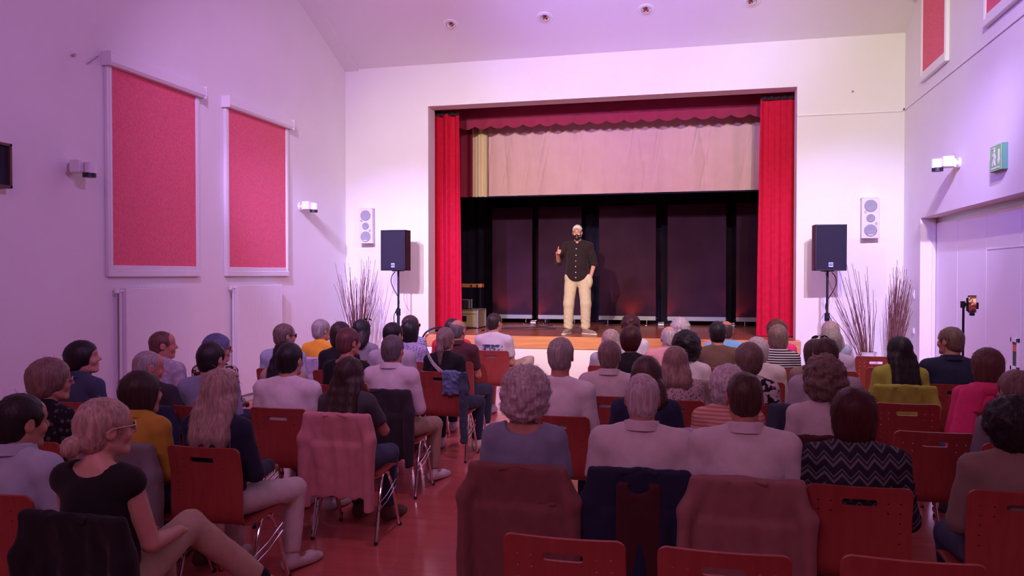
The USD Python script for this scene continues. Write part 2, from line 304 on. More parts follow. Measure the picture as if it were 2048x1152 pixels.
        return trimesh.Trimesh(V, np.vstack([q[:, [0, 1, 2]], q[:, [0, 2, 3]]]), process=False)
def bulge(m, amp, freq, seed=0, octaves=3, stretch=(1, 1, 1)):
    n = np.asarray(trimesh.Trimesh(m.vertices, m.faces, process=False).vertex_normals); f = meshkit.fbm(m.vertices * freq * np.asarray(stretch) + 37.7 + seed * 3.1, octaves, seed)
    m.vertices = m.vertices + n * ((f - .5) * 2 * amp)[:, None]; return m
# ================================================================ the room
XL, XR, YF, YB = -6.17, 3.0, 12.9, -4.0        # left wall, right wall, stage wall, rear wall
SL, ZW, YR = .416, 5.42, 6.2                   # roof slope, height at the stage wall, ridge
ST = .75                                       # stage floor
zc = lambda y: ZW + SL * (YF - max(y, YR)) - (SL * (YR - y) if y < YR else 0)
obj('floor', bx((XL - .3, YB - .3, -.2), (XR + .5, YF + .3, 0)), 'floor_wood')
prof = Polygon([(YB, 0), (YF + .35, 0), (YF + .35, zc(YF) - .1), (YF, zc(YF)), (YR, zc(YR)), (YB, zc(YB))])
def wall_yz(poly, x0, x1):       # a wall in the y-z plane from x0 to x1
    m = prism(poly, x1 - x0); v = m.vertices.copy(); m.vertices = np.c_[v[:, 2] + x0, v[:, 0], v[:, 1]]; return m
WIN = [(7.15, 8.57, 1.82, 3.99), (9.28, 10.75, 1.82, 3.99)]
left_poly = prof
for a, b, c, d in WIN: left_poly = left_poly.difference(sbox(a + .06, c + .06, b - .06, d - .02))
obj('wall_left', wall_yz(left_poly, XL - .3, XL), 'wall_paint')
WINR = [(10.80, 11.80, 4.50, 5.66), (8.20, 9.34, 4.50, 5.9)]
right_poly = prof.difference(sbox(-1, -.01, 11.98, 2.56))
for a, b, c, d in WINR: right_poly = right_poly.difference(sbox(a + .06, c + .06, b - .06, d - .04))
wr = obj('wall_right', wall_yz(right_poly, XR, XR + .36), 'wall_paint')
fw = Polygon([(XL, 0), (XR, 0), (XR, ZW), (XL, ZW)]).difference(sbox(-4.61, -1, 1.46, 4.695))
m = prism(fw, .35); v = m.vertices.copy(); m.vertices = np.c_[v[:, 0], YF + .35 - v[:, 2], v[:, 1]]; m.fix_normals()
obj('wall_front', m, 'wall_paint')
obj('wall_back', bx((XL - .3, YB - .3, 0), (XR + .36, YB, zc(YB))), 'wall_paint')
cl = Polygon([(YF + .35, ZW - SL * .35), (YR, zc(YR)), (YB - .3, zc(YB - .3)), (YB - .3, zc(YB - .3) + .25), (YR, zc(YR) + .25), (YF + .35, ZW + .25)])
obj('ceiling', wall_yz(cl, XL - .3, XR + .36), 'ceiling_paint')
n_ = np.array([0, -SL, -1.0]); n_ /= np.linalg.norm(n_)
# shallow plaster band along the left edge of the roof slope
obj('trim_1', wall_yz(Polygon([(YF, ZW - .035), (YR, zc(YR) - .035), (YR, zc(YR) + .05), (YF, ZW + .05)]), XL, XL + .26), 'ceiling_paint')
# surface conduit on right wall and stage wall
obj('trim_2', bx((XR - .016, 2.0, 4.245), (XR, YF, 4.275), .005), 'white_trim')
obj('trim_3', bx((1.46, YF - .02, 4.23), (XR - .03, YF, 4.265), .006), 'white_trim')
t = obj('trim_4', cyl((XR - .012, YF - .05, 4.262), (XR - .03, YF - .05, 4.262), .012), 'dark_void')
obj('baseboard_left', bx((XL, YB, 0), (XL + .02, YF, .08), .004), 'white_trim')
obj('baseboard_front', bx((XL, YF - .02, 0), (-4.6, YF, .08), .004), 'white_trim')
obj('baseboard_right', bx((XR - .02, 11.99, 0), (XR, YF, .08), .004), 'white_trim')
# ---------------------------------------------------------------- windows with roller blinds
def window(n, x, s, a, b, c, d):
    """x: the wall's face, s: direction into the room"""
    w = stage.DefinePrim(f'/World/window_{n}', 'Xform'); props(w, None, None, None, 'structure')
    xo = x - s * .22
    for lo, hi in (((a, c), (a + .08, d)), ((b - .08, c), (b, d)), ((a, c), (b, c + .08)), ((a, d - .08), (b, d)), (((a + b) / 2 - .035, c), ((a + b) / 2 + .035, d))):
        obj('window_frame', bx((xo - .03, lo[0], lo[1]), (xo + .03, hi[0], hi[1]), .004), 'white_trim', w)
    obj('pane', bx((xo - .004, a + .06, c + .06), (xo + .004, b - .06, d - .06)), 'window_pane', w)
    obj('shutter', bx((x - s * .285, a, c), (x - s * .275, b, d)), 'wood_dark', w)
def blind(label, x, s, a, b, c, d, cas, group=None):
    """a blind cassette, rails and cloth in front of the window a..b, c..d"""
    y0 = (a + b) / 2; o = thing('roller_blind', label, 'blind', (x, y0, c), 0, group)
    X = lambda t: s * t
    f = bx((X(.030), a - y0 - .005, .045), (X(.034), b - y0 + .005, d - c)); obj('fabric', f, 'blind_fabric', o, label='coral red speckled blind cloth')
    for k in (a - .075, b + .005): obj('side_rail', cat([bx((X(.001), k - y0, -.03), (X(.048), k - y0 + .07, d - c), .005), bx((X(.048), k - y0 + .026, -.02), (X(.052), k - y0 + .030, d - c))]), 'white_metal', o)
    obj('bottom_bar', cat([bx((X(.001), a - y0 - .074, -.075), (X(.055), b - y0 + .074, 0), .006), bx((X(.02), a - y0, 0), (X(.045), b - y0, .05), .004)]), 'white_metal', o)
    if cas:
        q = Polygon([(0.001, 0), (.10, 0), (.125, .03), (.125, .115), (.09, .14), (.001, .14)])
        m = prism(q, b - a + .20); v = m.vertices.copy(); m.vertices = np.c_[X(1) * v[:, 0], v[:, 2] + a - y0 - .10, v[:, 1] + d - c]; m.fix_normals(); obj('cassette', m, 'white_metal', o)
        for k in (a - .11, b + .10): obj('end_cap', bx((X(.001), k - y0, d - c - .008), (X(.13), k - y0 + .012, d - c + .145), .003), 'white_trim', o)
    return o
for n, (a, b, c, d) in enumerate(WIN): window(n + 1, XL, 1, a, b, c, d)
for n, (a, b, c, d) in enumerate(WINR): window(n + 3, XR, -1, a, b, c, d)
blind('tall coral red roller blind in white frame, the left one on the left wall', XL, 1, *WIN[0], True, 'tall blinds on the left wall')
blind('tall coral red roller blind in white frame beside the left corner wall spotlight', XL, 1, *WIN[1], True, 'tall blinds on the left wall')
blind('coral red blind of the high window nearest the stage on the right wall', XR, -1, *WINR[0], True, 'high blinds on the right wall')
blind('coral red blind of the high window above the green exit sign', XR, -1, *WINR[1], True, 'high blinds on the right wall')
# ---------------------------------------------------------------- sliding partition in the right recess
d1 = stage.DefinePrim('/World/door_1', 'Xform'); props(d1, None, None, None, 'structure')
edges = [12.3, 11.03, 10.0, 9.0, 7.6, 6.2, 4.8, 3.4, 2.0, .6]
for a, b in zip(edges[1:], edges[:-1]):
    obj('partition_panel', bx((3.20, a + .003, .01), (3.26, b - .003, 2.485), .003), 'white_trim', d1)
obj('panel_seam', bx((3.193, 8.9, 2.055), (3.2, 9.95, 2.063)), 'white_metal', d1)
obj('top_track', bx((3.205, .6, 2.485), (3.27, 12.3, 2.57)), 'grey_metal', d1)
obj('recess_wall', bx((3.30, -1, 0), (3.36, 12.4, 2.56)), 'wall_paint', d1)
obj('jamb_strip', bx((3.15, 11.955, 0), (3.195, 11.98, 2.53), .004), 'white_metal', d1)
al = thing('call_point', 'white framed dark recess with red signal on the right partition', 'alarm', (3.2, 9.11, .94))
obj('frame', cat([bx((-.02, -.10, -.17), (0, .10, -.125), .003), bx((-.02, -.10, .125), (0, .10, .17), .003), bx((-.02, -.10, -.17), (0, -.065, .17), .003), bx((-.02, .065, -.17), (0, .10, .17), .003)]), 'white_trim', al)
obj('recess', bx((-.006, -.066, -.126), (0, .066, .126)), 'black_plastic', al); obj('red_signal', bx((-.014, -.045, .03), (-.005, .045, .10), .004), 'alarm_red', al)
# ---------------------------------------------------------------- stage
st = obj('stage', bx((-4.565, YF - .3, ST - .04), (1.50, 17.2, ST)), 'stage_wood')
obj('front_board', bx((-4.565, YF - .325, ST - .20), (1.50, YF - .295, ST + .002), .006), 'pine_board', st, label='orange pine board along the stage edge with dark knots')
obj('front_panel', bx((-4.55, YF - .30, 0), (1.49, YF - .26, ST - .20)), 'white_trim', st, label='white front of the stage below the pine board')
obj('side_panel', bx((-4.565, YF - .30, 0), (-4.53, YF + .0, ST - .04)), 'white_trim', st); obj('side_panel', bx((1.465, YF - .30, 0), (1.50, YF, ST - .04)), 'white_trim', st)
obj('wall_stage_back', bx((-6.1, 17.2, 0), (3.0, 17.35, 5.6)), 'stage_black'); obj('wall_stage_left', bx((-6.1, YF + .35, 0), (-5.95, 17.2, 5.6)), 'stage_black'); obj('wall_stage_right', bx((2.9, YF + .35, 0), (3.0, 17.2, 5.6)), 'stage_black')
obj('ceiling_stage', bx((-6.1, YF + .35, 5.5), (3.0, 17.35, 5.65)), 'stage_black')
def pleats(seed, n, amp, flare=.0):
    r = random.Random(seed); w = [(r.uniform(.7, 1.6), r.uniform(0, 6.28)) for _ in range(3)]
    def f(X, V):
        p = n * X; s = sum(np.sin(p * a + b + .25 * np.sin(3 * V + b)) for a, b in w) / 3
        return amp * (1 - .25 * V) * (1.3 * s + .10 * np.sin(3.1 * p + seed))
    return f
c1 = thing('stage_curtain', 'red velvet stage curtain hanging left of the stage opening', 'curtain', (0, 0, 0), 0, 'red side curtains')
obj('cloth', wave_sheet(lambda v: -4.66 + 0 * v, lambda v: -4.15 - .05 * v, 13.42, ST + .02, 4.64, pleats(3, 26, .075), nx=170, nz=14), 'red_velvet', c1); obj('shade_strip', wave_sheet(-4.67, -4.20, 13.39, 4.62, 4.68, lambda X, V: .02 * np.sin(60 * X), nx=60, nz=3), 'dark_tape', c1, label='dark gathered strip standing in for shade at the curtain top')  # dark strip at the top stands where there is only shade
c2 = thing('stage_curtain', 'red velvet stage curtain hanging right of the stage opening', 'curtain', (0, 0, 0), 0, 'red side curtains')
obj('cloth', wave_sheet(lambda v: .90 + .05 * v, lambda v: 1.49 + 0 * v, 13.42, ST + .01, 4.63, pleats(8, 22, .085), nx=180, nz=14), 'red_velvet', c2); obj('shade_strip', wave_sheet(.95, 1.50, 13.38, 4.61, 4.69, lambda X, V: .02 * np.sin(60 * X), nx=60, nz=3), 'dark_tape', c2, label='dark gathered strip standing in for shade at the curtain top')  # top strip imitates the shade over this curtain too
sc_p = .304
hem = lambda X: 4.497 - .055 * np.abs(np.sin(PI * (X + 4.05) / sc_p))
va_ = thing('valance', 'dark red scalloped valance across the top of the stage opening', 'valance')
obj('rail', bx((-4.70, 13.90, 5.0), (1.62, 13.94, 5.50)), 'stage_black', va_)
obj('cloth', wave_sheet(-4.70, 1.62, 13.88, 0, 5.05, lambda X, V: .012 * np.sin(PI * 2 * (X + 4.05) / sc_p) * (1 - V), hem=hem, nx=320, nz=8), 'red_valance', va_)
cr = random.Random(5); crease = [(cr.uniform(-4, 1), cr.uniform(-.35, .35), cr.uniform(.012, .03), cr.uniform(.006, .018)) for _ in range(34)]
def creases(X, V):
    y = .022 * np.sin(X * 7.5 + .6 * np.sin(2 * X)) * (1 - .5 * V) + .012 * np.sin(X * 19 + 1)
    for x0, sl, w, a in crease: y = y + a * np.exp(-((X - x0 - sl * V) / w) ** 2) * np.sin(PI * np.clip(V, 0, 1)) ** .5
    return y
b_ = thing('cloth_border', 'cream cloth border hanging behind the scalloped red valance', 'curtain')
obj('main_cloth', wave_sheet(-3.95, 1.60, 14.4, 3.26, 4.62, creases, nx=420, nz=16, thick=.006), 'cream_cloth', b_)
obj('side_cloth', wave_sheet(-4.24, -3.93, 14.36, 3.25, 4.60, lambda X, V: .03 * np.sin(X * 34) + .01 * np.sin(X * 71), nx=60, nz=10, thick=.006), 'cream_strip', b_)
obj('batten', cat([cyl((-4.3, 14.41, 4.61), (1.65, 14.41, 4.61), .022)] + [cyl((x, 14.41, 4.6), (x, 14.41, 5.485), .006, n=6) for x in (-4.0, -2.2, -.4, 1.4)]), 'black_plastic', b_)
obj('hem_tape', bx((-4.24, 14.385, 3.235), (1.60, 14.42, 3.262), .004), 'stage_black', b_)
solo('leg_curtain', wave_sheet(-5.2, -4.225, 14.32, 3.25, 4.65, lambda X, V: .03 * np.sin(X * 30), nx=80, nz=6), 'red_valance', 'plain wine red side cloth left of the cream border', 'curtain')
solo('backdrop', wave_sheet(-5.9, 2.85, 16.6, ST, 5.4, lambda X, V: .05 * np.sin(X * 11) + .03 * np.sin(X * 23), nx=300, nz=4), 'stage_black', 'black backdrop curtain behind the stage panels', 'curtain')
PAN = [(-4.255, -3.393, 'leftmost dark acoustic panel, behind the khaki flight case'), (-3.265, -2.364, 'second dark acoustic panel from the left, left of the standing person'), (-2.005, -.858, 'middle dark acoustic panel, right behind the standing person'),
       (-.632, .497, 'fourth dark acoustic panel from the left with red uplight'), (.687, 1.75, 'rightmost dark acoustic panel beside the right red curtain')]
for a, b, lab in PAN:
    w, xm = b - a, (a + b) / 2; o = thing('acoustic_panel', lab, 'panel', (xm, 15.9, ST), 0, 'dark panels at the back of the stage')
    obj('panel_cloth', bx((-w / 2, -.03, .18), (w / 2, .03, 2.42), .008), 'panel_cloth', o); obj('bottom_rail', bx((-w / 2, -.045, .095), (w / 2, .045, .185), .006), 'alu_dull', o, label='aluminium bottom rail')
    for s in (-1, 1):
        obj('foot', cat([cyl((s * w * .34, 0, 0), (s * w * .34, 0, .1), .014), cyl((s * w * .34, 0, 0), (s * w * .34, 0, .012), .04), bx((s * w * .34 - .02, -.2, 0), (s * w * .34 + .02, .2, .012), .003)]), 'chrome', o)
        obj('edge_knob', cyl((s * w / 2, -.02, .14), (s * (w / 2 + .025), -.02, .14), .016), 'black_plastic', o)
for x, y, lab in ((-3.33, 15.72, 'small uplight on the stage floor between the two left panels'), (-.745, 15.72, 'small uplight on the stage floor right of the middle panel'), (-1.42, 15.66, 'small red glowing uplight on the floor before the middle panel'), (.6, 15.72, 'small uplight on the stage floor left of the rightmost panel')):
    o = thing('floor_uplight', lab, 'lamp', (x, y, ST), 0, 'small uplights before the dark panels')
    obj('housing', bx((-.07, -.05, .0), (.07, .05, .07), .008), 'black_plastic', o); obj('label_plate', bx((-.055, -.054, .012), (.055, -.049, .052)), 'led_label', o); obj('lens', bx((-.05, -.02, .068), (.05, .04, .073)), 'lamp_red', o)
    lamp('uplight_beam_%d' % round(100 * (x + 9)), (x + .04, y + .02, ST + .10), (x + .12, 15.87, ST + .75), RED, 5, 50, .8, .03)
lamp('uplight_beam_side', (-4.05, 15.5, ST + .15), (-3.9, 15.87, ST + .65), RED, 5, 40, .8, .03)
# flight cases and small gear at the stage left
fc = thing('flight_case', 'khaki flight case with aluminium edges standing on the stage', 'case', (-4.36, 14.35, ST), -4)
obj('body', bx((-.30, -.20, .02), (.29, .24, .355), .006), 'case_khaki', fc)
ed = [bx((s * .30 - .018, y - .018, .01), (s * .30 + .018, y + .018, .36), .005) for s in (-1, 1) for y in (-.20, .24)] + [bx((-.31, y - .014, z - .012), (.31, y + .014, z + .012), .004) for y in (-.20, .24) for z in (.03, .352)] + [bx((s * .30 - .012, -.2, z - .012), (s * .30 + .012, .24, z + .012), .004) for s in (-1, 1) for z in (.03, .352)]
[obj('edge_profile', e_, 'alu', fc) for e_ in ed]; obj('lid_seam', bx((-.302, -.203, .27), (.302, -.199, .278)), 'black_plastic', fc)
obj('handle', cat([bx((-.08, -.208, .13), (.08, -.2, .235), .004), cyl((-.06, -.216, .15), (.06, -.216, .15), .009), cyl((-.06, -.216, .15), (-.06, -.2, .17), .006), cyl((.06, -.216, .15), (.06, -.2, .17), .006)]), 'black_plastic', fc)
for s in (-1, 1):
    for y in (-.2, .24): obj('corner_ball', T(trimesh.creation.icosphere(2, .022), t=(s * .295, y, .35)), 'chrome', fc)
f2 = thing('equipment_case', 'small black equipment case with metal edges on the khaki case', 'case', (-4.44, 14.36, ST + .368), 6)
obj('body', bx((-.16, -.12, 0), (.15, .13, .17), .006), 'black_plastic', f2); [obj('edge_profile', e_, 'alu', f2) for e_ in [bx((s * .155 - .012, y - .012, 0), (s * .155 + .012, y + .012, .178), .003) for s in (-1, 1) for y in (-.12, .13)] + [bx((-.16, -.132, .165), (.16, -.112, .182), .003)]]
kb = thing('wooden_keyboard', 'orange wooden instrument board on a thin stand by the left curtain', 'instrument', (-4.40, 14.75, ST))
obj('board', bx((-.35, -.09, .765), (.26, .09, .84), .008), 'wood_orange', kb)
for x in (-.2, .05, .17): obj('knob', cyl((x, -.093, .80), (x, -.115, .80), .018), 'black_plastic', kb)
for s in (-.28, .20): obj('stand_leg', cat([cyl((s, 0, 0), (s, 0, .77), .011), bx((s - .02, -.18, 0), (s + .02, .18, .02), .004)]), 'black_plastic', kb)
rr = random.Random(11)
def floor_cable(name, pts, label, z=ST, r=.0042):
    p = spline([(x, y, z + .007 + (.006 if i % 2 else 0)) for i, (x, y) in enumerate(pts)], 60); return solo(name, tube(p, r, 6), 'cable', label, 'cable', 'cables on the stage floor')
floor_cable('stage_cable', [(-4.05, 14.0), (-3.7, 14.1), (-3.2, 14.45), (-2.9, 14.9), (-2.85, 15.3), (-3.1, 15.5)], 'black cable running from the flight case to the left panels')
floor_cable('stage_cable', [(-3.85, 13.95), (-3.4, 13.9), (-2.9, 14.0), (-2.6, 14.25), (-2.8, 14.45), (-3.3, 14.5), (-3.6, 14.3)], 'black cable lying in a loose loop right of the flight case')
floor_cable('stage_cable', [(-3.3, 15.6), (-3.1, 15.0), (-2.7, 14.6), (-2.3, 14.5), (-2.25, 14.8), (-2.5, 15.1)], 'black cable curling on the stage floor behind the loop')
solo('stage_edge_cable', tube(spline([(-4.62, 12.5, .3), (-4.60, 12.52, .62), (-4.52, 12.5, .78), (-4.38, 12.55, .86), (-4.2, 12.75, .84), (-4.05, 13.0, .765), (-3.8, 13.6, .765)], 50), .016, 8), 'cable', 'thick black cable looping over the left stage corner', 'cable')
# ---------------------------------------------------------------- on the walls
for x, y in ((-3.91, 12.02), (-2.37, 12.03), (-.81, 12.03), (.72, 12.03)):
    k = ('far left', 'second from the left', 'third from the left', 'far right')[[-3.91, -2.37, -.81, .72].index(x)]
    o = thing('downlight', f'recessed round ceiling downlight, {k} in the row above the stage', 'lamp', (x, y, zc(y)), 0, 'ceiling downlights in a row')
    R = rot('x', -math.degrees(math.atan(SL)))
    obj('rim', T(lathe([(.075, -.004), (.078, -.012), (.095, -.014), (.125, -.008), (.13, .002), (.075, .004), (.075, -.004)]), R), 'white_metal', o)
    obj('glass_bowl', T(lathe([(.001, -.045), (.03, -.043), (.055, -.032), (.074, -.008), (.070, -.006), (.05, -.026), (.001, -.036)]), R), 'chrome', o)
    obj('bulb', T(lathe([(.0005, -.052), (.014, -.050), (.02, -.044), (.0005, -.036)], 16), R), 'bulb_glass', o)
def spot(label, y, z, x, s):
    o = thing('wall_spotlight', label, 'lamp', (x, y, z), 0, 'white wall spotlights'); X = lambda a: s * a * .8
    obj('wall_plate', cyl((X(.001), 0, 0), (X(.028), 0, 0), .065, .058, 28), 'white_metal', o); obj('arm', cat([cyl((X(.02), 0, 0), (X(.10), 0, 0), .03, n=20), cyl((X(.085), 0, -.05), (X(.085), 0, .05), .036, n=20)]), 'white_metal', o)
    obj('lamp_box', bx((X(.10), -.09, -.05), (X(.25), .09, .075), .006), 'white_metal', o)
    obj('lamp_head', cat([cyl((X(.315), 0, -.055), (X(.315), 0, .05), .055, n=28), bx((X(.25), -.02, -.02), (X(.28), .02, .03), .003)]), 'white_metal', o)
    obj('lens_ring', cyl((X(.30), 0, -.095), (X(.30), 0, -.053), .062, n=28), 'black_plastic', o, label='black lens ring under the lamp head')
spot('white wall spotlight on the left wall, left of the tall blinds', 6.60, 2.835, XL, 1)
spot('white wall spotlight on the left wall near the stage corner', 11.25, 2.845, XL, 1)
spot('white wall spotlight on the right wall above the sliding partition', 10.30, 3.10, XR, -1)
def wall_speaker(label, x, y, z, aim):
    o = thing('wall_speaker', label, 'speaker', (x, y, z), aim, 'white wall loudspeakers'); w, h = .235, .60
    q = Polygon([(-w / 2, -.17), (w / 2, -.17), (w / 2 - .03, -.012), (-w / 2 + .03, -.012)]).buffer(.008); obj('cabinet', prism(q, h, -h / 2), 'speaker_white', o)
    obj('bracket', bx((-.05, -.02, -.12), (.05, .0, .12), .003), 'white_metal', o)
    for zz, r in ((.185, .092), (0, .062), (-.185, .092)):
        m = lathe([(.0005, .0), (.02, .008), (r * .7, .012), (r - .008, .012), (r, .004), (r, -.004)], 32); obj('driver_grille', T(m, rot('x', 90), (0, -.178, zz)), 'grey_grille', o)
    for xx, zz in ((-.075, .092), (.078, -.082)): obj('port', cyl((xx, -.176, zz), (xx, -.184, zz), .02, n=20), 'grey_metal', o)
    obj('name_plate', bx((-.035, -.196, -.262), (.035, -.188, -.248), .002), 'badge_white', o)
    obj('top_cap', bx((-w / 2 + .005, -.172, h / 2 - .002), (w / 2 - .005, -.02, h / 2 + .02), .006), 'speaker_white', o)
wall_speaker('white three-driver wall speaker left of the stage above the twigs', -5.72, YF, 2.62, 3)
wall_speaker('white three-driver wall speaker right of the stage above the twigs', 2.49, YF, 2.62, 3)
bs = thing('box_speaker', 'wood framed dark box speaker on the left wall at picture edge', 'speaker', (XL, 5.48, 2.745))
obj('cabinet', cat([bx((0.001, -.34, -.20), (.14, -.315, .20), .003), bx((0.001, .295, -.20), (.14, .32, .20), .003), bx((0.001, -.34, .175), (.14, .32, .20), .003), bx((0.001, -.34, -.20), (.14, .32, -.175), .003), bx((0.001, -.33, -.19), (.09, .31, .19))]), 'wood_dark', bs)
obj('grille', bx((.09, -.316, -.176), (.115, .296, .176), .004), 'black_grille', bs)
for yy in (-.15, .13): obj('driver_ring', T(lathe([(.09, 0), (.10, .004), (.11, .004), (.12, 0), (.09, 0)], 28), rot('y', 90), (.116, yy, .01)), 'black_grille', bs)
for y, z, lab in ((12.28, 1.474, 'upper white switch plate on the right wall by the recess'), (12.265, .957, 'lower white socket plate on the right wall by the recess')):
    o = thing('switch_plate', lab, 'switch', (XR, y, z), 0); obj('plate', bx((-.012, -.042, -.055 if z > 1 else -.042), (0, .042, .075 if z > 1 else .042), .004), 'white_trim', o); obj('rocker', bx((-.02, -.028, -.03), (-.011, .028, .028), .003), 'white_trim', o)
solo('wall_hook', cat([cyl((XL, 6.65, 3.98), (XL + .03, 6.65, 3.98), .012), cyl((XL + .03, 6.65, 3.97), (XL + .035, 6.65, 3.995), .015)]), 'grey_metal', 'small metal hook high on the left wall', 'hook')
solo('wall_nail', cat([cyl((2.26, YF, 4.57), (2.26, YF - .03, 4.575), .006), cyl((2.26, YF - .03, 4.575), (2.26, YF - .034, 4.576), .014)]), 'grey_metal', 'small nail in the stage wall above the right conduit', 'nail')
solo('blind_cord', tube(spline([(XL + .02, 6.98, 4.06), (XL + .03, 6.90, 4.0), (XL + .02, 6.83, 3.94)], 10), .006, 6), 'grey_metal', 'short cord at the left end of the left blind cassette', 'cord')
# exit sign
ex = thing('exit_sign', 'green emergency exit sign on the right wall above the partition', 'sign', (XR, 8.96, 2.965))
obj('housing', bx((-.05, -.165, -.135), (0, .165, .135), .004), 'exit_side', ex); obj('face', bx((-.056, -.145, -.13), (-.05, .16, .13)), 'exit_green', ex)
def exf(poly, nm):  # picture plane: u to the right (towards -y), v up
    m = prism(poly, .003); v = m.vertices.copy(); m.vertices = np.c_[-.056 - v[:, 2], -v[:, 0], v[:, 1]]; m.fix_normals(); obj(nm, m, 'exit_white', ex)
exf(Point(-.045, .075).buffer(.02).union(Polygon([(-.075, .055), (-.03, .05), (-.005, .0), (-.025, -.02), (-.01, -.075), (-.03, -.08), (-.048, -.03), (-.085, -.075), (-.10, -.06), (-.065, -.005), (-.055, .02), (-.085, .02), (-.09, .04)])), 'running_figure')
exf(Polygon([(.06, .08), (.10, .08), (.10, -.02), (.12, -.02), (.08, -.075), (.04, -.02), (.06, -.02)]), 'down_arrow')
exf(sbox(-.12, -.11, .10, -.095).union(sbox(-.12, .098, -.02, .108)), 'white_bar')
# radiators
def radiator(label, a, b):
    o = thing('radiator', label, 'radiator', (XL, (a + b) / 2, .12), 0, 'flat white radiators on the left wall'); w = (b - a) / 2; h = 1.50; n = int((b - a) / .0333)
    ribs = [bx((.106, -w + .01 + i * .0333, .012), (.1110, -w + .01 + i * .0333 + .027, h - .012), .003) for i in range(n)]
    obj('front_plate', bx((.095, -w, 0), (.11, w, h), .004), 'white_metal', o); obj('front_rib', cat(ribs), 'white_metal', o, kind='stuff'); obj('back_plate', bx((.035, -w, 0), (.05, w, h), .004), 'white_metal', o)
    for s in (-1, 1): obj('side_cover', bx((.035, s * w - .004, 0), (.112, s * w + .004, h), .002), 'white_metal', o)
    obj('top_grille', cat([bx((.04, -w + i * .05, h - .006), (.106, -w + i * .05 + .03, h + .004)) for i in range(int(2 * w / .05))]), 'white_metal', o)
    obj('valve', cat([cyl((.07, -w - .10, h - .03), (.07, -w, h - .03), .012), cyl((.07, -w - .10, h - .05), (.07, -w - .10, h + .005), .026, n=20)]), 'white_trim', o); obj('pipe', cyl((.06, -w - .035, -.11), (.06, -w - .035, h - .03), .014), 'white_metal', o)
    for s in (-.6, .6): obj('bracket', bx((.002, s * w - .02, .3), (.036, s * w + .02, 1.3)), 'white_metal', o)
radiator('flat white radiator under the left tall blind', 7.26, 8.29); radiator('flat white radiator under the tall blind nearer the stage', 9.36, 10.5)
# PA speakers on stands
def pa(label, x, y, z, aim, side):
    o = thing('pa_speaker', label, 'speaker', (x, y, z), aim, 'black loudspeakers on stands'); w, h = .435, .67
    q = Polygon([(-w / 2, -.19), (w / 2, -.19), (w / 2, .03), (w / 2 - .09, .19), (-w / 2 + .09, .19), (-w / 2, .03)]).buffer(-.01).buffer(.01)
    obj('cabinet', prism(q, h, 0), 'black_plastic', o)
    obj('frame', cat([bx((-w / 2, -.205, 0), (-w / 2 + .022, -.185, h), .004), bx((w / 2 - .022, -.205, 0), (w / 2, -.185, h), .004), bx((-w / 2, -.205, 0), (w / 2, -.185, .03), .004), bx((-w / 2, -.205, h - .022), (w / 2, -.185, h), .004)]), 'black_plastic', o)
    obj('grille', bx((-w / 2 + .018, -.199, .026), (w / 2 - .018, -.188, h - .018), .003), 'black_grille', o)
    b = obj('badge', bx((-.03, -.204, .055), (.03, -.198, .12), .003), 'badge_white', o, label='small pale square badge')
    ring = Point(0, 0).buffer(.017); ring = sbox(-.02, -.014, .02, .014).buffer(.004).difference(sbox(-.013, -.003, .02, .003)).difference(Point(-.006, .006).buffer(.005))
    obj('mark', T(prism(ring, .002), rot('x', 90), (0, -.204, .088)), 'badge_blue', b)
    s = thing('speaker_stand', f'black tripod stand carrying the {side} loudspeaker', 'stand', (x, y + .02, 0), aim, 'tripod speaker stands')
    obj('pole', cat([cyl((0, 0, .15), (0, 0, 1.15), .024), cyl((0, 0, 1.1), (0, 0, z), .0175)]), 'black_plastic', s); obj('collar', cat([cyl((0, 0, 1.08), (0, 0, 1.2), .036), cyl((0, 0, .62), (0, 0, .72), .038)]), 'black_plastic', s); obj('knob', cyl((0, -.03, 1.14), (0, -.09, 1.14), .02), 'black_plastic', s); obj('top_plate', bx((-.08, -.08, z - .012), (.08, .08, z - .001), .003), 'black_plastic', s)
    for k in range(3):
        a = math.radians(k * 120 + 90); c, d = math.cos(a), math.sin(a); obj('leg', cat([cyl((.03 * c, .03 * d, .66), (.48 * c, .48 * d, .015), .014), cyl((.02 * c, .02 * d, .2), (.26 * c, .26 * d, .33), .01)]), 'black_plastic', s)
    sgn = -1 if side == 'left' else 1
    cable = spline([(.06 * sgn, .0, z - .02), (.045 * sgn, -.03, z - .35), (-.03 * sgn, -.035, z - .55), (.055 * sgn, -.05, z - .75), (.03 * sgn, -.03, z - .95), (-.04 * sgn, -.03, z - 1.15), (.04 * sgn, -.04, z - 1.4), (.10, -.1, .02)], 60)
    obj('speaker_cable', tube(cable, .007, 6), 'cable', s)
pa('black loudspeaker on a stand left of the stage opening', -4.93, 12.28, 1.835, -2, 'left'); pa('black loudspeaker on a stand right of the stage opening', 1.83, 12.28, 1.825, 4, 'right')
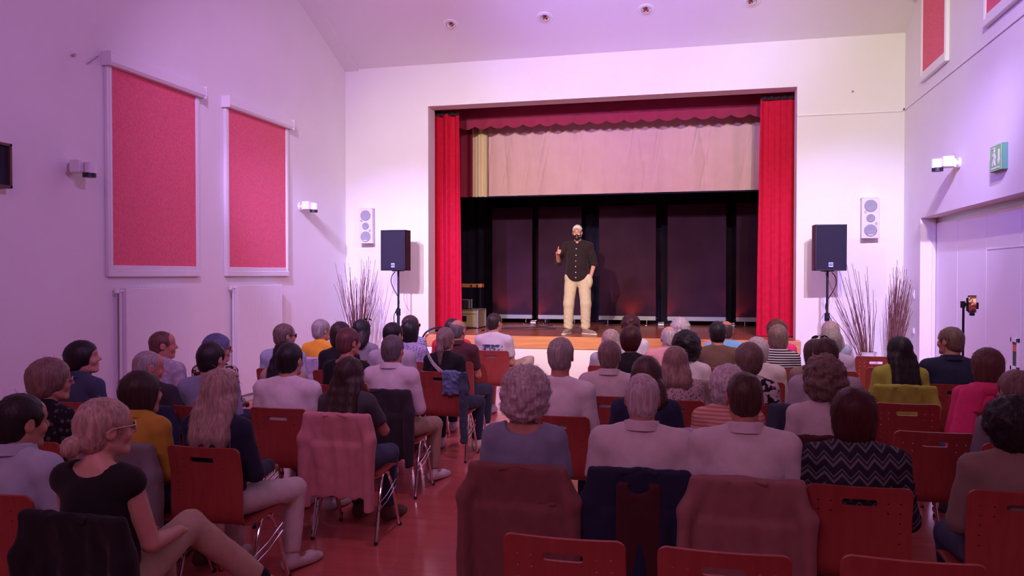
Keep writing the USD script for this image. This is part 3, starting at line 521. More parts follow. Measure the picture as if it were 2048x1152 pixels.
# vases of bare twigs
def twigs(label, x, y, seed, n, spread, hmax, lean=(0, 0)):
    r = random.Random(seed); o = thing('twig_vase', label, 'vase', (x, y, 0))
    obj('vase', lathe([(.001, 0), (.11, 0), (.13, .02), (.15, .25), (.125, .48), (.10, .60), (.115, .64), (.105, .64), (.09, .60), (.11, .48), (.13, .25), (.001, .03)], 32), 'vase_ceramic', o)
    for k in range(n):
        a = r.uniform(0, 2 * PI); s = spread * r.uniform(.1, 1) ** .8; h = hmax * r.uniform(.62, 1.0); b = .05 * r.random()
        tip = np.array([s * math.cos(a) + lean[0], s * math.sin(a) * .55 + lean[1], h]); base = np.array([-b * math.cos(a), -b * math.sin(a), .06]); lip = np.array([.07 * math.cos(a), .07 * math.sin(a) * .8, .62])
        u = np.linspace(0, 1, 12)[:, None]; p = base * (1 - u) ** 2 + 2 * u * (1 - u) * (lip * 1.0) + tip * u ** 2
        p += np.array([[r.gauss(0, .007), r.gauss(0, .007), 0] for _ in range(12)]) * u
        m = [tube(p, np.linspace(r.uniform(.008, .012), .0026, 12), 5)]
        if r.random() < .45:
            q0 = p[r.randint(4, 8)]; q1 = q0 + (tip - q0) * r.uniform(.5, .9) + np.array([r.gauss(0, .06), r.gauss(0, .06), 0]); m.append(tube(np.linspace(q0, q1, 5) + np.array([[r.gauss(0, .005)] * 3 for _ in range(5)]), np.linspace(.004, .0018, 5), 4))
        obj('twig', cat(m), 'twig', o)
twigs('vase of tall bare reddish twigs in the left stage corner', -5.62, 12.2, 4, 64, .44, 2.08)
twigs('vase of tall bare twigs in the right stage corner, left of two', 2.40, 12.30, 9, 24, .42, 2.02, (-.24, 0)); twigs('vase of dense bare twigs leaning right beside the partition jamb', 2.72, 12.25, 14, 64, .19, 2.0, (.08, 0))
# phone on a tripod
px_, py_ = 2.375, 7.77
ps = thing('phone_stand', 'thin black stand holding a phone before the white partition', 'stand', (px_, py_, 0))
obj('pole', cat([cyl((-.07, 0, .12), (-.07, 0, 1.50), .010), cyl((-.07, 0, 1.0), (-.07, 0, 1.03), .018)]), 'black_plastic', ps); obj('clamp_arm', cat([cyl((-.075, 0, 1.47), (-.075, 0, 1.53), .02), bx((-.075, -.012, 1.485), (-.03, .012, 1.515), .004), bx((-.045, -.014, 1.44), (-.0365, .014, 1.56), .002)]), 'black_plastic', ps); obj('clamp_jaw', bx((.0365, -.014, 1.46), (.05, .014, 1.52), .003), 'black_plastic', ps); obj('clamp_foot', bx((-.02, -.015, 1.40), (.02, .015, 1.4275), .004), 'black_plastic', ps)
for k in range(3):
    a = math.radians(120 * k + 30); obj('leg', cyl((-.07, 0, .16), (-.07 + .28 * math.cos(a), .28 * math.sin(a), .012), .008), 'black_plastic', ps)
mat('phone_screen', {'tc': ('texture_coordinate', {}), 'sx': ('separate_xyz', {}), 'no': ('noise_texture', {'scale': 38., 'detail': 1.}), 'ad': ('math', {'math_type': 'multiply_add', 'value2': 7.0}), 'ra': ('rgb_ramp', {'ramp': [(0, (.03, .01, .02)), (.25, (.25, .03, .03)), (.42, (.03, .01, .015)), (.6, (.55, .12, .10)), (.78, (.9, .6, .45)), (.9, (.2, .05, .06))]}), 'e': ('emission', {'strength': 1.1})},
    [('tc.object', 'sx.vector'), ('tc.object', 'no.vector'), ('sx.z', 'ad.value1'), ('no.fac', 'ad.value3'), ('ad.value', 'ra.fac'), ('ra.color', 'e.color')], 'e.emission')
ph = thing('phone', 'smartphone with a lit picture clamped on the thin stand', 'phone', (px_, py_, 1.505), 8)
obj('phone_body', bx((-.036, -.005, -.077), (.036, .004, .077), .003), 'black_plastic', ph); obj('screen', bx((-.032, -.0062, -.070), (.032, -.005, .070)), 'phone_screen', ph)
# ================================================================ chairs: bent red-brown plywood shells on chrome hairpin legs
def _shell():
    # flat pattern: u across, s along the strip from the seat front (s = 0) over the seat and the bend up to the top edge
    path = np.array([(.435, .425), (.405, .443), (.34, .447), (.22, .436), (.10, .430), (.035, .437), (.002, .462), (-.010, .505), (-.018, .58), (-.030, .68), (-.046, .77), (-.068, .862)])
    P = spline(path, 90); L = np.r_[0, np.cumsum(np.linalg.norm(np.diff(P, axis=0), axis=1))]; S = L[-1]
    o = sbox(-.215, 0, .215, S).buffer(-.035).buffer(.035, quad_segs=6); o = o.difference(sbox(-.07, S - .088, .07, S - .056).buffer(-.012).buffer(.012))
    for sx in (-1, 1):
        for k in range(5): o = o.difference(Point(sx * .165, S - .072 - k * .045).buffer(.0045, quad_segs=2))
        for k in range(2): o = o.difference(Point(sx * .115, S - .072 - k * .045).buffer(.0045, quad_segs=2))
    c = m3.CrossSection([np.array(o.exterior.coords)[:-1]] + [np.array(i.coords)[:-1] for i in o.interiors], m3.FillRule.EvenOdd)
    me = m3.Manifold.extrude(c, .011).refine_to_length(.03).to_mesh(); v = np.array(me.vert_properties[:, :3], float); f = np.array(me.tri_verts)
    i = np.clip(np.searchsorted(L, v[:, 1]) - 1, 0, len(P) - 2); t = (v[:, 1] - L[i]) / (L[i + 1] - L[i]); p = P[i] * (1 - t[:, None]) + P[i + 1] * t[:, None]
    tan = np.gradient(P, axis=0); tan = tan[i] * (1 - t[:, None]) + tan[i + 1] * t[:, None]; tan /= np.linalg.norm(tan, axis=1, keepdims=True); nrm = np.c_[-tan[:, 1], tan[:, 0]]
    bow = .022 * (v[:, 0] / .215) ** 2 * np.clip((v[:, 1] - .5) / .2, 0, 1)     # the back is bowed sideways
    q = p - nrm * (v[:, 2:3] - .0055); q[:, 0] += bow
    return trimesh.Trimesh(np.c_[v[:, 0], q], f[:, ::-1], process=False)
shell_mesh = _shell(); shell_mesh.fix_normals()
chair0 = None; n_chair = [0]
def make_chair(label, loc, rz, group):
    o = thing('plywood_chair', label, 'chair', loc, rz, group)
    obj('plywood_shell', shell_mesh, 'chair_wood', o, smooth=40)
    for s in (-1, 1):
        x = s * .20; pts = spline([(x + s * .028, .02, .008), (x + s * .018, .085, .20), (x + s * .006, .165, .385), (x, .20, .422), (x, .235, .427), (x, .27, .418), (x + s * .004, .305, .375), (x + s * .014, .375, .20), (x + s * .022, .445, .008)], 44)
        lg = obj('leg_frame', tube(pts, .0105, 10), 'chrome', o)
        for y in (.02, .445): obj('foot_glide', cyl((x + s * .026, y, 0), (x + s * .026, y, .022), .014, .012, 12), 'rubber', lg)
    for y in (.175, .30): obj('cross_bar', cyl((-.205, y, .412), (.205, y, .412), .009, n=10), 'chrome', o)
    for s in (-1, 1):
        for dz in (0, .045): obj('link_bar', tube([(s * .222, .075, .205 + dz), (s * .232, .20, .245 + dz), (s * .222, .375, .30 + dz)], .005, 6), 'chrome', o)
    return o
def chair(label, x, y, rz=0, group='red-brown plywood chairs in rows'):
    global chair0
    if chair0 is None: chair0 = make_chair(label, (x, y, 0), rz, group); return chair0
    return dup(chair0, (x, y, 0), rz, label, group)
# ================================================================ people
plain('skin', (.52, .26, .18), .5, noise=.06, nscale=30, bump=.05, bscale=400, subsurface_weight=.15, subsurface_scale=.008)
plain('skin_ruddy', (.50, .21, .14), .5, noise=.08, nscale=30, subsurface_weight=.15, subsurface_scale=.008)
plain('skin_pale', (.60, .36, .28), .5, noise=.05, nscale=30, subsurface_weight=.15, subsurface_scale=.008)
plain('eye_white', (.42, .38, .38), .3); plain('iris', (.03, .02, .015), .1)
def hairmat(key, c):
    d, l = tuple(x * .62 for x in c), tuple(min(1, x * 1.35) for x in c)
    mat(key, {'tc': ('texture_coordinate', {}), 'mp': ('mapping', {'scale': (95, 95, 9)}), 'no': ('noise_texture', {'scale': 1., 'detail': 3., 'distortion': .4}), 'ra': ('rgb_ramp', {'ramp': [(.3, d), (.68, l)]}),
        'bu': ('bump', {'strength': .7, 'distance': .004}), 'p': ('principled_bsdf', {'roughness': .48, 'specular_ior_level': .4})},
        [('tc.object', 'mp.vector'), ('mp.vector', 'no.vector'), ('no.fac', 'ra.fac'), ('ra.color', 'p.base_color'), ('no.fac', 'bu.height'), ('bu.normal', 'p.normal')])
for k, c in dict(black=(.012, .010, .011), darkbrown=(.035, .020, .015), brown=(.065, .036, .026), redbrown=(.12, .035, .02), wine=(.055, .012, .012), auburn=(.13, .055, .045), grey=(.30, .27, .25), darkgrey=(.12, .105, .10), white=(.52, .46, .46), blond=(.28, .185, .145), paleblond=(.42, .31, .27), sandy=(.20, .13, .11), ashbrown=(.16, .11, .085), bluegrey=(.10, .12, .22)).items(): hairmat('hair_' + k, c)
for k, c in dict(white=(.70, .67, .66), offwhite=(.62, .56, .53), paleblue=(.42, .50, .62), bluegrey=(.24, .28, .38), lightgrey=(.45, .43, .45), grey=(.22, .21, .23), darkgrey=(.065, .065, .075), charcoal=(.04, .035, .04), black=(.014, .013, .016), navy=(.022, .028, .065), slate=(.05, .065, .10), mustard=(.55, .33, .045), yellow=(.80, .38, .03), maroon=(.075, .02, .028), red=(.62, .03, .04), hotpink=(.85, .06, .22), pink=(.72, .34, .36), salmon=(.62, .30, .22), brown=(.14, .075, .055), skyblue=(.20, .48, .72), lime=(.38, .42, .06), lilac=(.50, .40, .55), beige=(.48, .36, .27), taupe=(.26, .19, .16), khaki=(.42, .30, .20), jeans=(.045, .065, .13), lightjeans=(.22, .28, .38), pinkjacket=(.60, .27, .29), brownjacket=(.24, .10, .095), roseknit=(.34, .165, .16), denim=(.14, .20, .32), speaker_shirt=(.020, .010, .013), chino=(.56, .48, .33)).items(): cloth('cloth_' + k, c)
pattern('print_leopard', 'blot', (.05, .03, .025), (.62, .50, .40), 42); pattern('print_blackwhite', 'blot', (.02, .018, .02), (.62, .58, .56), 34); pattern('print_chevron', 'chevron', (.022, .024, .034), (.15, .145, .17), 30)
pattern('print_stripe', 'stripe', (.02, .018, .025), (.60, .57, .58), 13.5); pattern('print_salmon', 'stripe', (.55, .22, .16), (.68, .45, .36), 14); pattern('print_lavender', 'dot', (.38, .33, .48), (.16, .13, .24), 46); pattern('print_blueflower', 'dot', (.36, .36, .52), (.10, .10, .22), 40)
pattern('print_brown', 'dot', (.50, .42, .40), (.17, .10, .09), 62); pattern('print_dark', 'dot', (.014, .013, .018), (.10, .09, .12), 30); pattern('print_pale', 'blot', (.50, .46, .48), (.36, .35, .42), 36)
SHOE = ['cloth_black', 'cloth_brown', 'cloth_white', 'cloth_darkgrey']
def hand(F, w, d, n, side, curl=.35, r=.0085, fist=False, thumb_up=False):
    """five-fingered hand at wrist w: d along the palm, n out of the back of the hand, side +1 when the thumb lies on d x n"""
    w, d, n = np.array(w, float), np.array(d, float), np.array(n, float); d /= np.linalg.norm(d); n -= d * (n @ d); n /= np.linalg.norm(n); s = np.cross(d, n) * side
    lens = [(.040, .028), (.046, .032), (.043, .030), (.033, .024)]
    for k in range(4):
        off = (1.5 - k) * .0195; base = w + d * .018 + s * off * .6; kn = w + d * (.088 - .004 * abs(k - 1)) + s * off
        F.cap(base, kn, .013, .0115, .006); c1 = curl * (1 + .12 * k) if not fist else 1.5; c2 = c1 * 2.1 if not fist else 3.0
        d1 = d * math.cos(c1) - n * math.sin(c1); d2 = d * math.cos(c2) - n * math.sin(c2); j = kn + d1 * lens[k][0]; F.cap(kn, j, r * 1.08, r, .003); F.cap(j, j + d2 * lens[k][1], r, r * .82, .003)
    b = w + d * .022 + s * .024; m1 = b + (d * .55 + s * .75 - n * .25) * .036 if not thumb_up else b + (s * .95 + d * .25) * .036; tip = m1 + ((d * .88 + s * .25 - n * .4) * .046 if not thumb_up else (s * 1.0 + d * .05) * .046)
    F.cap(b, m1, .014, .0105, .005); F.cap(m1, tip, .0105, .0085, .003)
def head_prims(F, R, o, fat=1., face=True):
    E = lambda c, r, k=.012, op='add': F.ell(c, np.array(r), k, op, R, o)
    C = lambda a, b, ra, rb, k=.008: F.cap(o + R @ np.array(a), o + R @ np.array(b), ra, rb, k)
    E((0, -.010, .026), (.073 * fat, .094, .090), .02); E((0, .045, .040), (.060, .050, .055), .03); E((0, .024, -.042), (.056 * fat, .066, .076), .03); E((0, .074, -.094), (.024, .022, .019), .025)
    C((-.052, -.004, -.058), (-.026, .068, -.096), .015, .014, .02); C((.052, -.004, -.058), (.026, .068, -.096), .015, .014, .02)
    C((-.036, .078, .025), (.036, .078, .025), .010, .010, .015); C((0, .090, .014), (0, .113, -.021), .0085, .0112, .010)
    for s in (-1, 1):
        E((s * .010, .100, -.027), (.0095, .010, .007), .008); E((s * .031, .101, .003), (.016, .018, .010), .010, 'cut'); E((s * .037, .072, -.030), (.021, .018, .020), .025)
        E((s * .076 * fat, -.004, -.006), (.010, .023, .033), .006); E((s * .085 * fat, .002, -.004), (.006, .011, .019), .005, 'cut')
    E((0, .091, -.053), (.022, .011, .0065), .008); E((0, .089, -.066), (.019, .011, .007), .008); E((0, .105, -.0595), (.015, .006, .0016), .002, 'cut')
def hair_mesh(kind, res, seed):
    t = dict(short=.012, crop=.008, buzz=.005, shortfull=.024, bob=.020, long=.016, curly=.034, bigcurly=.044, bald=.0035, fringe=.004, bun=.012, pony=.010, afro=.05, longwavy=.02, lob=.016)[kind]
    big = kind in ('long', 'longwavy', 'lob'); lo = -.46 if big else -.24
    F = Field(axis(-.19, .19, res), axis(-.21, .17, res), axis(lo, .21, res)); E = F.ell
    E((0, -.012, .028), (.075 + t, .094 + t, .089 + t * .9), .01)
    if kind in ('short', 'crop', 'buzz', 'shortfull', 'curly', 'bigcurly', 'bun', 'pony', 'afro', 'bald', 'fringe'): E((0, -.045, -.028), (.064 + t * .8, .055 + t * .8, .066 + t * .5), .02)
    if kind == 'bob': E((0, -.022, -.045), (.092, .088, .10), .03, bottom=-.115); 
    if kind in ('bigcurly', 'afro'): E((0, -.035, -.02), (.075 + t * .8, .07 + t * .8, .09 + t * .4), .03)
    if big:
        E((0, -.02, -.03), (.090, .086, .10), .03); zz = np.linspace(-.05, dict(long=-.35, longwavy=-.27, lob=-.165)[kind], 6)
        for a, b in zip(zz[:-1], zz[1:]):
            for x in (-.062, 0, .062): F.cap((x * (1 + .6 * (-a)), -.058 - .25 * min(.26, -a), a), (x * (1 + .6 * (-b)), -.058 - .25 * min(.26, -b), b), .042, .038 if b > zz[-1] + .01 else .026, .03)
        for s in (-1, 1): F.cap((s * .078, -.010, -.04), (s * .090, -.035, max(-.20, zz[-1] + .03)), .026, .018, .03)
    # cut the face, the ears and the nape free
    if kind == 'bald' or kind == 'fringe':
        E((0, .035, .125), (.105, .135, .085 if kind == 'fringe' else .105), .012, 'cut'); E((0, .12, -.02), (.11, .13, .16), .01, 'cut')
    else:
        fw = .105 if kind in ('bob', 'long', 'longwavy', 'lob') else .155
        E((0, .150, -.040), (fw, .110, .115), .010, 'cut'); E((0, .15, -.12), (.10, .13, .13), .01, 'cut')
    if kind in ('short', 'crop', 'buzz', 'bald', 'fringe', 'bun', 'pony'):
        for s in (-1, 1): E((s * .09, .004, -.018), (.034, .030, .040), .006, 'cut'); E((s * .085, .045, -.06), (.04, .05, .05), .006, 'cut')
    if not big and kind != 'bob': F.clip((0, -.35, -1), (0, -.07, -.092 if kind not in ('curly', 'bigcurly', 'afro') else -.125))
    if kind == 'bun': E((0, -.125, -.055), (.040, .036, .042), .012)
    if kind == 'pony':
        F.cap((0, -.10, .035), (0, -.14, .02), .022, .030, .01); F.cap((0, -.14, .02), (.004, -.155, -.08), .032, .034, .01); F.cap((.004, -.155, -.08), (0, -.14, -.22), .034, .012, .01)
    m = F.mesh(); amp = dict(curly=.013, bigcurly=.022, afro=.014, longwavy=.008).get(kind, .004)
    bulge(m, amp, 26 if kind in ('curly', 'bigcurly', 'afro') else 45, seed, 3, (1, 1, 1) if kind in ('curly', 'bigcurly', 'afro') else (1, 1, .22))
    return m
def strands(m, parent, material, n, kind, seed, width=.0016):
    r = np.random.default_rng(seed); m = trimesh.Trimesh(m.vertices, m.faces, process=False); P, fi = trimesh.sample.sample_surface(m, n, seed=seed); N = m.face_normals[fi]
    down = np.array([0, -.15, -1.0]) - N * (N @ np.array([0, -.15, -1.0]))[:, None]; top = np.linalg.norm(down, axis=1) < .35; down[top] += r.normal(0, .15, (top.sum(), 3)) + np.array([0, -.25, 0]); down /= np.linalg.norm(down, axis=1, keepdims=True) + 1e-6
    L = dict(curly=.024, bigcurly=.030, afro=.022, long=.05, longwavy=.055, lob=.05, bob=.045, buzz=.010, crop=.018, bald=.012, fringe=.014).get(kind, .026); L = L * r.uniform(.6, 1.3, (n, 1)); out = dict(curly=.55, bigcurly=.6, afro=.6, buzz=.5, crop=.4).get(kind, .10)
    pts = []
    for k in range(4):
        u = k / 3; q = P - N * .002 + (down * (1 - out) + N * out) * L * u - N * (L * u * u * out * .5); q = q + r.normal(0, 1, (n, 3)) * (.004 if kind in ('curly', 'bigcurly', 'afro') else .0022) * u; pts.append(q)
    c = UsdGeom.BasisCurves.Define(stage, numbered('loose_strands', str(parent.GetPath()))); c.CreateTypeAttr('linear'); c.CreateCurveVertexCountsAttr([4] * n)
    c.CreatePointsAttr(Vt.Vec3fArray.FromNumpy(np.stack(pts, 1).reshape(-1, 3).astype(np.float32))); c.CreateWidthsAttr(Vt.FloatArray.FromNumpy(np.tile(np.array([1, .9, .7, .35], np.float32) * width, n))); c.SetWidthsInterpolation('vertex')
    UsdShade.MaterialBindingAPI.Apply(c.GetPrim()).Bind(M(material)); props(c.GetPrim(), None, None, None, 'stuff')
def put(m, R, o): m = m.copy(); m.vertices = m.vertices @ np.asarray(R).T + o; return m
def glasses_mesh(R, o, up=False):
    fr, ln = [], []
    for s in (-1, 1):
        c = np.array([s * .033, .104, .004]); a = np.linspace(0, 2 * PI, 21); ring = c + np.c_[.023 * np.cos(a), -.006 * np.abs(np.cos(a)) * (s * np.cos(a) > 0), .018 * np.sin(a)]
        fr.append(tube(ring, .0022, 6)); fr.append(tube([(s * .056, .099, .010), (s * .074, .06, .011), (s * .083, .005, .010), (s * .082, -.025, -.006)], .0022, 6))
        k = np.vstack([ring[:-1], ring[:-1] + [0, -.0015, 0]]); ln.append(trimesh.PointCloud(k).convex_hull)
    fr.append(tube([(-.012, .108, .008), (0, .113, .012), (.012, .108, .008)], .002, 6)); fr, ln = cat(fr), cat(ln)
    if up: U = rot('x', 52); fr, ln = [T(T(T(g, None, (0, -.02, 0)), U), None, (0, .052, .052)) for g in (fr, ln)]
    return put(fr, R, o), put(ln, R, o)
hair_cache = {}
def person(x, y, label, h=1.28, sex='m', yaw=0, pitch=0, hair=('short', 'brown'), shirt='cloth_white', sleeve='short', collar=False, legs='cloth_jeans', skin='skin', w=1., rz=0, pose='lap', seat='flat', glasses=None, lean=0., drop=0., turn=0, skirt=False, shorts=False, group=None, head_dx=0., bare_neck=0.):
    seed = zlib.crc32(label.encode()) % 9973; d = math.hypot(x, y); near = d < 5.0; hf = .0068 if d < 4.6 else .0095; o_ = thing('person', label, 'person', (x, y, 0), rz, group)
    k = (h - .45) / .83; Z = lambda z: .45 + (z - .45) * k
    male = sex == 'm'; sw = (.172 if male else .150) * w ** .6; cw, cd = (.160 if male else .142) * w, (.108 if male else .100) * w; bw, bd = (.158 if male else .150) * w, (.122 if male else .115) * w * (1 + .0)
    ly = lambda z: .085 + lean * (z - .5); lx = lambda z: head_dx * np.clip((z - .5) / .6, 0, 1); hc = np.array([lx(1.16) , ly(1.16) + .035, h - .116]); R = rot('z', -yaw) @ rot('x', pitch); nb = np.array([lx(1.0), ly(Z(1.0)), Z(1.0)])
    tw = rot('z', -turn); J = {}
    for s in (-1, 1):
        sh = np.array([s * sw, 0, 0]) @ tw.T + [lx(.97), ly(Z(.97)) - .005, Z(.965)]
        P = {'lap': ((s * (sw + .040 * w), .095, Z(.70)), (s * .115, .30, .655), (-s * .25, .95, -.10)), 'fold': ((s * (sw + .05 * w), .13, Z(.72)), (-s * .02, .285 + .02 * s, Z(.745)), (-s, .25, .05)), 'knee': ((s * (sw + .035), .15, Z(.70)), (s * .13, .40, .665), (-s * .35, .9, -.2)), 'chin': ((s * (sw + .06), .20, Z(.74)), (s * .06, .235, Z(.985)), (-s * .3, -.1, 1)) if s > 0 else ((s * (sw + .04), .10, Z(.70)), (s * .06, .33, .67), (-s * .5, .8, 0))}[pose]
        kn, an, toe = {'flat': ((s * .115 * w ** .5, .53, .49), (s * .11, .50, .09), (s * .13, .66, .035)), 'wide': ((s * .20, .56, .49), (s * .19, .53, .09), (s * .23, .69, .035)), 'back': ((s * .12, .50, .48), (s * .12, .36, .10), (s * .13, .49, .04)),
            'cross': ((.085, .53, .645), (.30, .76, .33), (.39, .89, .245)) if s > 0 else ((-.07, .53, .49), (-.02, .50, .09), (-.03, .66, .035)), 'ankle': ((.37, .42, .70), (.0, .50, .62), (-.03, .53, .49)) if s > 0 else ((-.13, .53, .49), (-.13, .50, .09), (-.15, .66, .035))}[seat]
        J[s] = dict(sh=sh, el=np.array(P[0]), wr=np.array(P[1]), hd=np.array(P[2], float), hip=np.array([s * .085 * w ** .5, .115, .535]), kn=np.array(kn), an=np.array(an), toe=np.array(toe))
    def torso(F, e, k_=.05, top=True):
        F.ell((0, .105, .545), (bw * .98 + e, bd * .95 + e, .115 + e), k_); F.ell((0, ly(Z(.67)) + .012, Z(.68)), (bw * .92 + e, bd + e, .15 * k + e), k_); F.ell((lx(.86), ly(Z(.85)), Z(.845)), (cw + e, cd + e, .165 * k + e), k_)
        for s in (-1, 1):
            q = J[s]['sh']; F.cap((lx(.9), ly(Z(.93)), Z(.93)), q - [s * .012, 0, .012], .075 * w + e, (.054 if male else .046) * w ** .5 + e, .04)
            if top: F.cap(nb + [s * .02, -.012, .02], q + [0, 0, .005], .042 + e, (.046 if male else .040) + e, .035)
    ua, ub, uc = (.049, .041, .028) if male else (.043, .036, .024)
    ua, ub = ua * w ** .5, ub * w ** .5
    hx = [(-.12 + hc[0], .12 + hc[0], hf)]; detailed = pose in ('knee', 'chin') or near
    fx = hx + ([(-.17, .17, .009)] if detailed else []); xs = axis(-.40, .40, .018, fx); ymax = 1.02 if seat == 'cross' else .80
    hy = [(hc[1] - .13, hc[1] + .14, hf)] + ([(.30, .46, .008)] if detailed else []); hz = [(h - .28, h + .02, hf)] + ([(.60, .72, .009)] if detailed and pose != 'chin' else [])
    F = Field(xs, axis(-.14, ymax, .018, hy), axis(-.01, h + .03, .018, hz))
    torso(F, -.004)
    for s in (-1, 1):
        j = J[s]; F.cap(j['sh'], j['el'], ua, ub, .02); F.cap(j['el'], j['wr'], ub, uc, .012); hand(F, j['wr'], j['hd'], (s * .3, -.05, 1.0) if pose != 'chin' or s < 0 else (.3, .9, 0), -s, .45, .0088 if detailed else .0115)
        F.cap(j['hip'], j['kn'], .078 * w ** .5, .054, .02); F.cap(j['kn'], j['an'], .052, .036, .015); F.cap(j['an'], j['toe'], .036, .028, .012)
    F.cap(nb + [0, -.004, -.02], hc + R @ np.array([0, -.022, -.05]), .062 if male else .052, .058 if male else .049, .025); head_prims(F, R, hc, 1.03 if male else .98)
    F.clip((0, -1, -.162), (0, .006, .5)); obj('body', F.mesh(), skin, o_, smooth=True)
    # ---- shirt
    e = .012; g = .0125 if near else .017
    F = Field(axis(-.42, .42, g), axis(-.16, .5, g), axis(.40, h - .10, g)); torso(F, e)
    for s in (-1, 1):
        j = J[s]
        if sleeve == 'none': F.cap(j['sh'] - [s * .01, 0, 0], j['sh'] * .9 + j['el'] * .1, ua + e, ua + e * .8, .02, cut=True)
        elif sleeve == 'short': F.cap(j['sh'], j['sh'] * .28 + j['el'] * .72, ua + e + .002, ub + e + .010, .02, cut=True)
        else: F.cap(j['sh'], j['el'], ua + e + .002, ub + e + .006, .02); F.cap(j['el'], (j['wr'] * .93 + j['el'] * .07) if sleeve == 'long' else (j['wr'] * .35 + j['el'] * .65), ub + e + .006, uc + e + (.006 if sleeve == 'long' else .016), .015, cut=True)
    F.clip((0, -1, -.162), (0, .004, .5)); F.clip((0, 0, -1), (0, 0, .475)); nr = .060 if male else .052
    if collar:
        q = nb + [0, -.006, .03]; F.cap(q - [0, 0, .02], q + [0, .006, .040], nr + .020, nr + .010, .012, cut=True)
    else: F.cap(nb - [0, 0, .02], nb + [0, .002, .030], nr + .018, nr + .008, .01, cut=True)
    if bare_neck: F.ell(nb + [0, .0, .03], (.085 + bare_neck, .095, .045 + bare_neck), .012, 'cut')
    m = bulge(F.mesh(), .007 if sleeve != 'none' else .004, 11, seed, 3, (1, 1, .8)); obj('shirt', m, shirt, o_, smooth=True)
    if collar:   # the folded outer leaf of the collar
        a = np.linspace(-2.45, 2.45, 40); q = nb + [0, -.002, .0]; rr_ = nr + .021; V = []
        for (dr, dz) in ((-.006, .068), (.001, .070), (.012, .030), (.007, .026)): V.append(np.c_[q[0] + (rr_ + dr) * np.sin(a), q[1] - (rr_ + dr) * 1.02 * np.cos(a), q[2] + dz + .004 - .018 * (1 - np.cos(a)) * .5])
        V = np.stack(V, 1); n = len(a); i, jx = np.meshgrid(np.arange(n - 1), np.arange(4), indexing='ij'); j2 = (jx + 1) % 4; qd = np.stack([i * 4 + jx, (i + 1) * 4 + jx, (i + 1) * 4 + j2, i * 4 + j2], -1).reshape(-1, 4)
        c = trimesh.Trimesh(V.reshape(-1, 3), np.vstack([qd[:, [0, 1, 2]], qd[:, [0, 2, 3]], [[0, 1, 2], [0, 2, 3]], [[n * 4 - 4, n * 4 - 2, n * 4 - 3], [n * 4 - 4, n * 4 - 1, n * 4 - 2]]]), process=False); c.fix_normals(); obj('collar', c, shirt, o_, smooth=50)
    # ---- trousers and shoes
    g = .016 if near else .021; F = Field(axis(-.34, .42, g), axis(-.06, ymax, g), axis(.02, .76, g)); F.ell((0, .105, .54), (bw + .006, bd + .004, .105), .05)
    for s in (-1, 1):
        j = J[s]; F.cap(j['hip'], j['kn'], .092 * w ** .5, .068, .03)
        if not shorts: F.cap(j['kn'], j['an'] * .93 + j['kn'] * .07, .066, .054, .02, cut=True)
        else: F.cap(j['hip'] * .4 + j['kn'] * .6, j['hip'] * .08 + j['kn'] * .92, .080, .078, .02, cut=True)
    F.clip((0, -1, -.162), (0, .004, .5))
    if skirt: F.cap((0, .15, .55), (0, .48, .50), .15, .15, .05)
    F.clip((0, 0, 1), (0, 0, .64 if seat in ('flat', 'wide', 'back') else .76)); obj('trousers' if not (skirt or shorts) else ('skirt' if skirt else 'shorts'), bulge(F.mesh(), .006, 13, seed + 5), legs, o_, smooth=True)
    sk = SHOE[seed % 4] if not shorts else 'cloth_white'
    if seat in ('wide',) or glasses == 'sneaker': sk = 'cloth_white'
    for s in (-1, 1):
        j = J[s]; f = j['toe'] - j['an']; f[2] *= .4; f /= np.linalg.norm(f); lo = np.minimum(j['an'], j['toe']) - .1; hi = np.maximum(j['an'], j['toe']) + .12
        F = Field(axis(lo[0], hi[0], .011), axis(lo[1], hi[1], .011), axis(max(lo[2], -.004), hi[2], .011)); F.cap(j['an'] - f * .03 + [0, 0, -.035], j['toe'], .042, .040, .02); F.cap(j['toe'], j['toe'] + f * .075 + [0, 0, -.004], .040, .030, .02); F.cap(j['an'] + [0, 0, -.01], j['an'] + [0, 0, .012], .047, .045, .02)
        if j['toe'][2] < .06: F.clip((0, 0, -1), (0, 0, .003))
        obj('shoe', F.mesh(), sk, o_, smooth=True)
    # ---- hair
    if hair:
        kind, col = hair; m = hair_mesh(kind, .0075 if d < 5.5 else .0105, seed); m = put(m, R, hc); hp = obj('hair', m, 'hair_' + col, o_, smooth=True); strands(m, hp, 'hair_' + col, (700 if d < 4.6 else 380) * (3 if 'curly' in kind and d < 4.6 else 2 if kind in ('curly', 'bigcurly', 'longwavy', 'long') else 1), kind, seed, (.0011 if 'curly' in kind else .0014) if d < 5 else .0018)
    if glasses in ('dark', 'pale', 'up', 'upclear'):
        fr, ln = glasses_mesh(R, hc, glasses in ('up', 'upclear')); gp = obj('glasses', fr, 'glass_frame_pale' if glasses == 'pale' else 'glass_frame', o_); obj('lens', ln, 'lens' if glasses != 'up' else 'dark_lens', gp)
    if yaw > 22 or yaw < -22:
        for s in (-1, 1):
            ey = put(T(trimesh.creation.icosphere(2, .0118), t=(s * .031, .0742, .003)), R, hc); ep = obj('eye', ey, 'eye_white', o_); obj('iris', put(T(trimesh.creation.icosphere(2, .0068), t=(s * .031, .0800, .002)), R, hc), 'iris', ep)
            obj('eyebrow', put(tube([(s * .014, .091, .026), (s * .03, .092, .031), (s * .048, .080, .026)], [.003, .004, .002], 6), R, hc), 'hair_' + (hair[1] if hair else 'grey'), o_)
    return o_, dict(R=R, hc=hc, nb=nb, J=J, Z=Z)
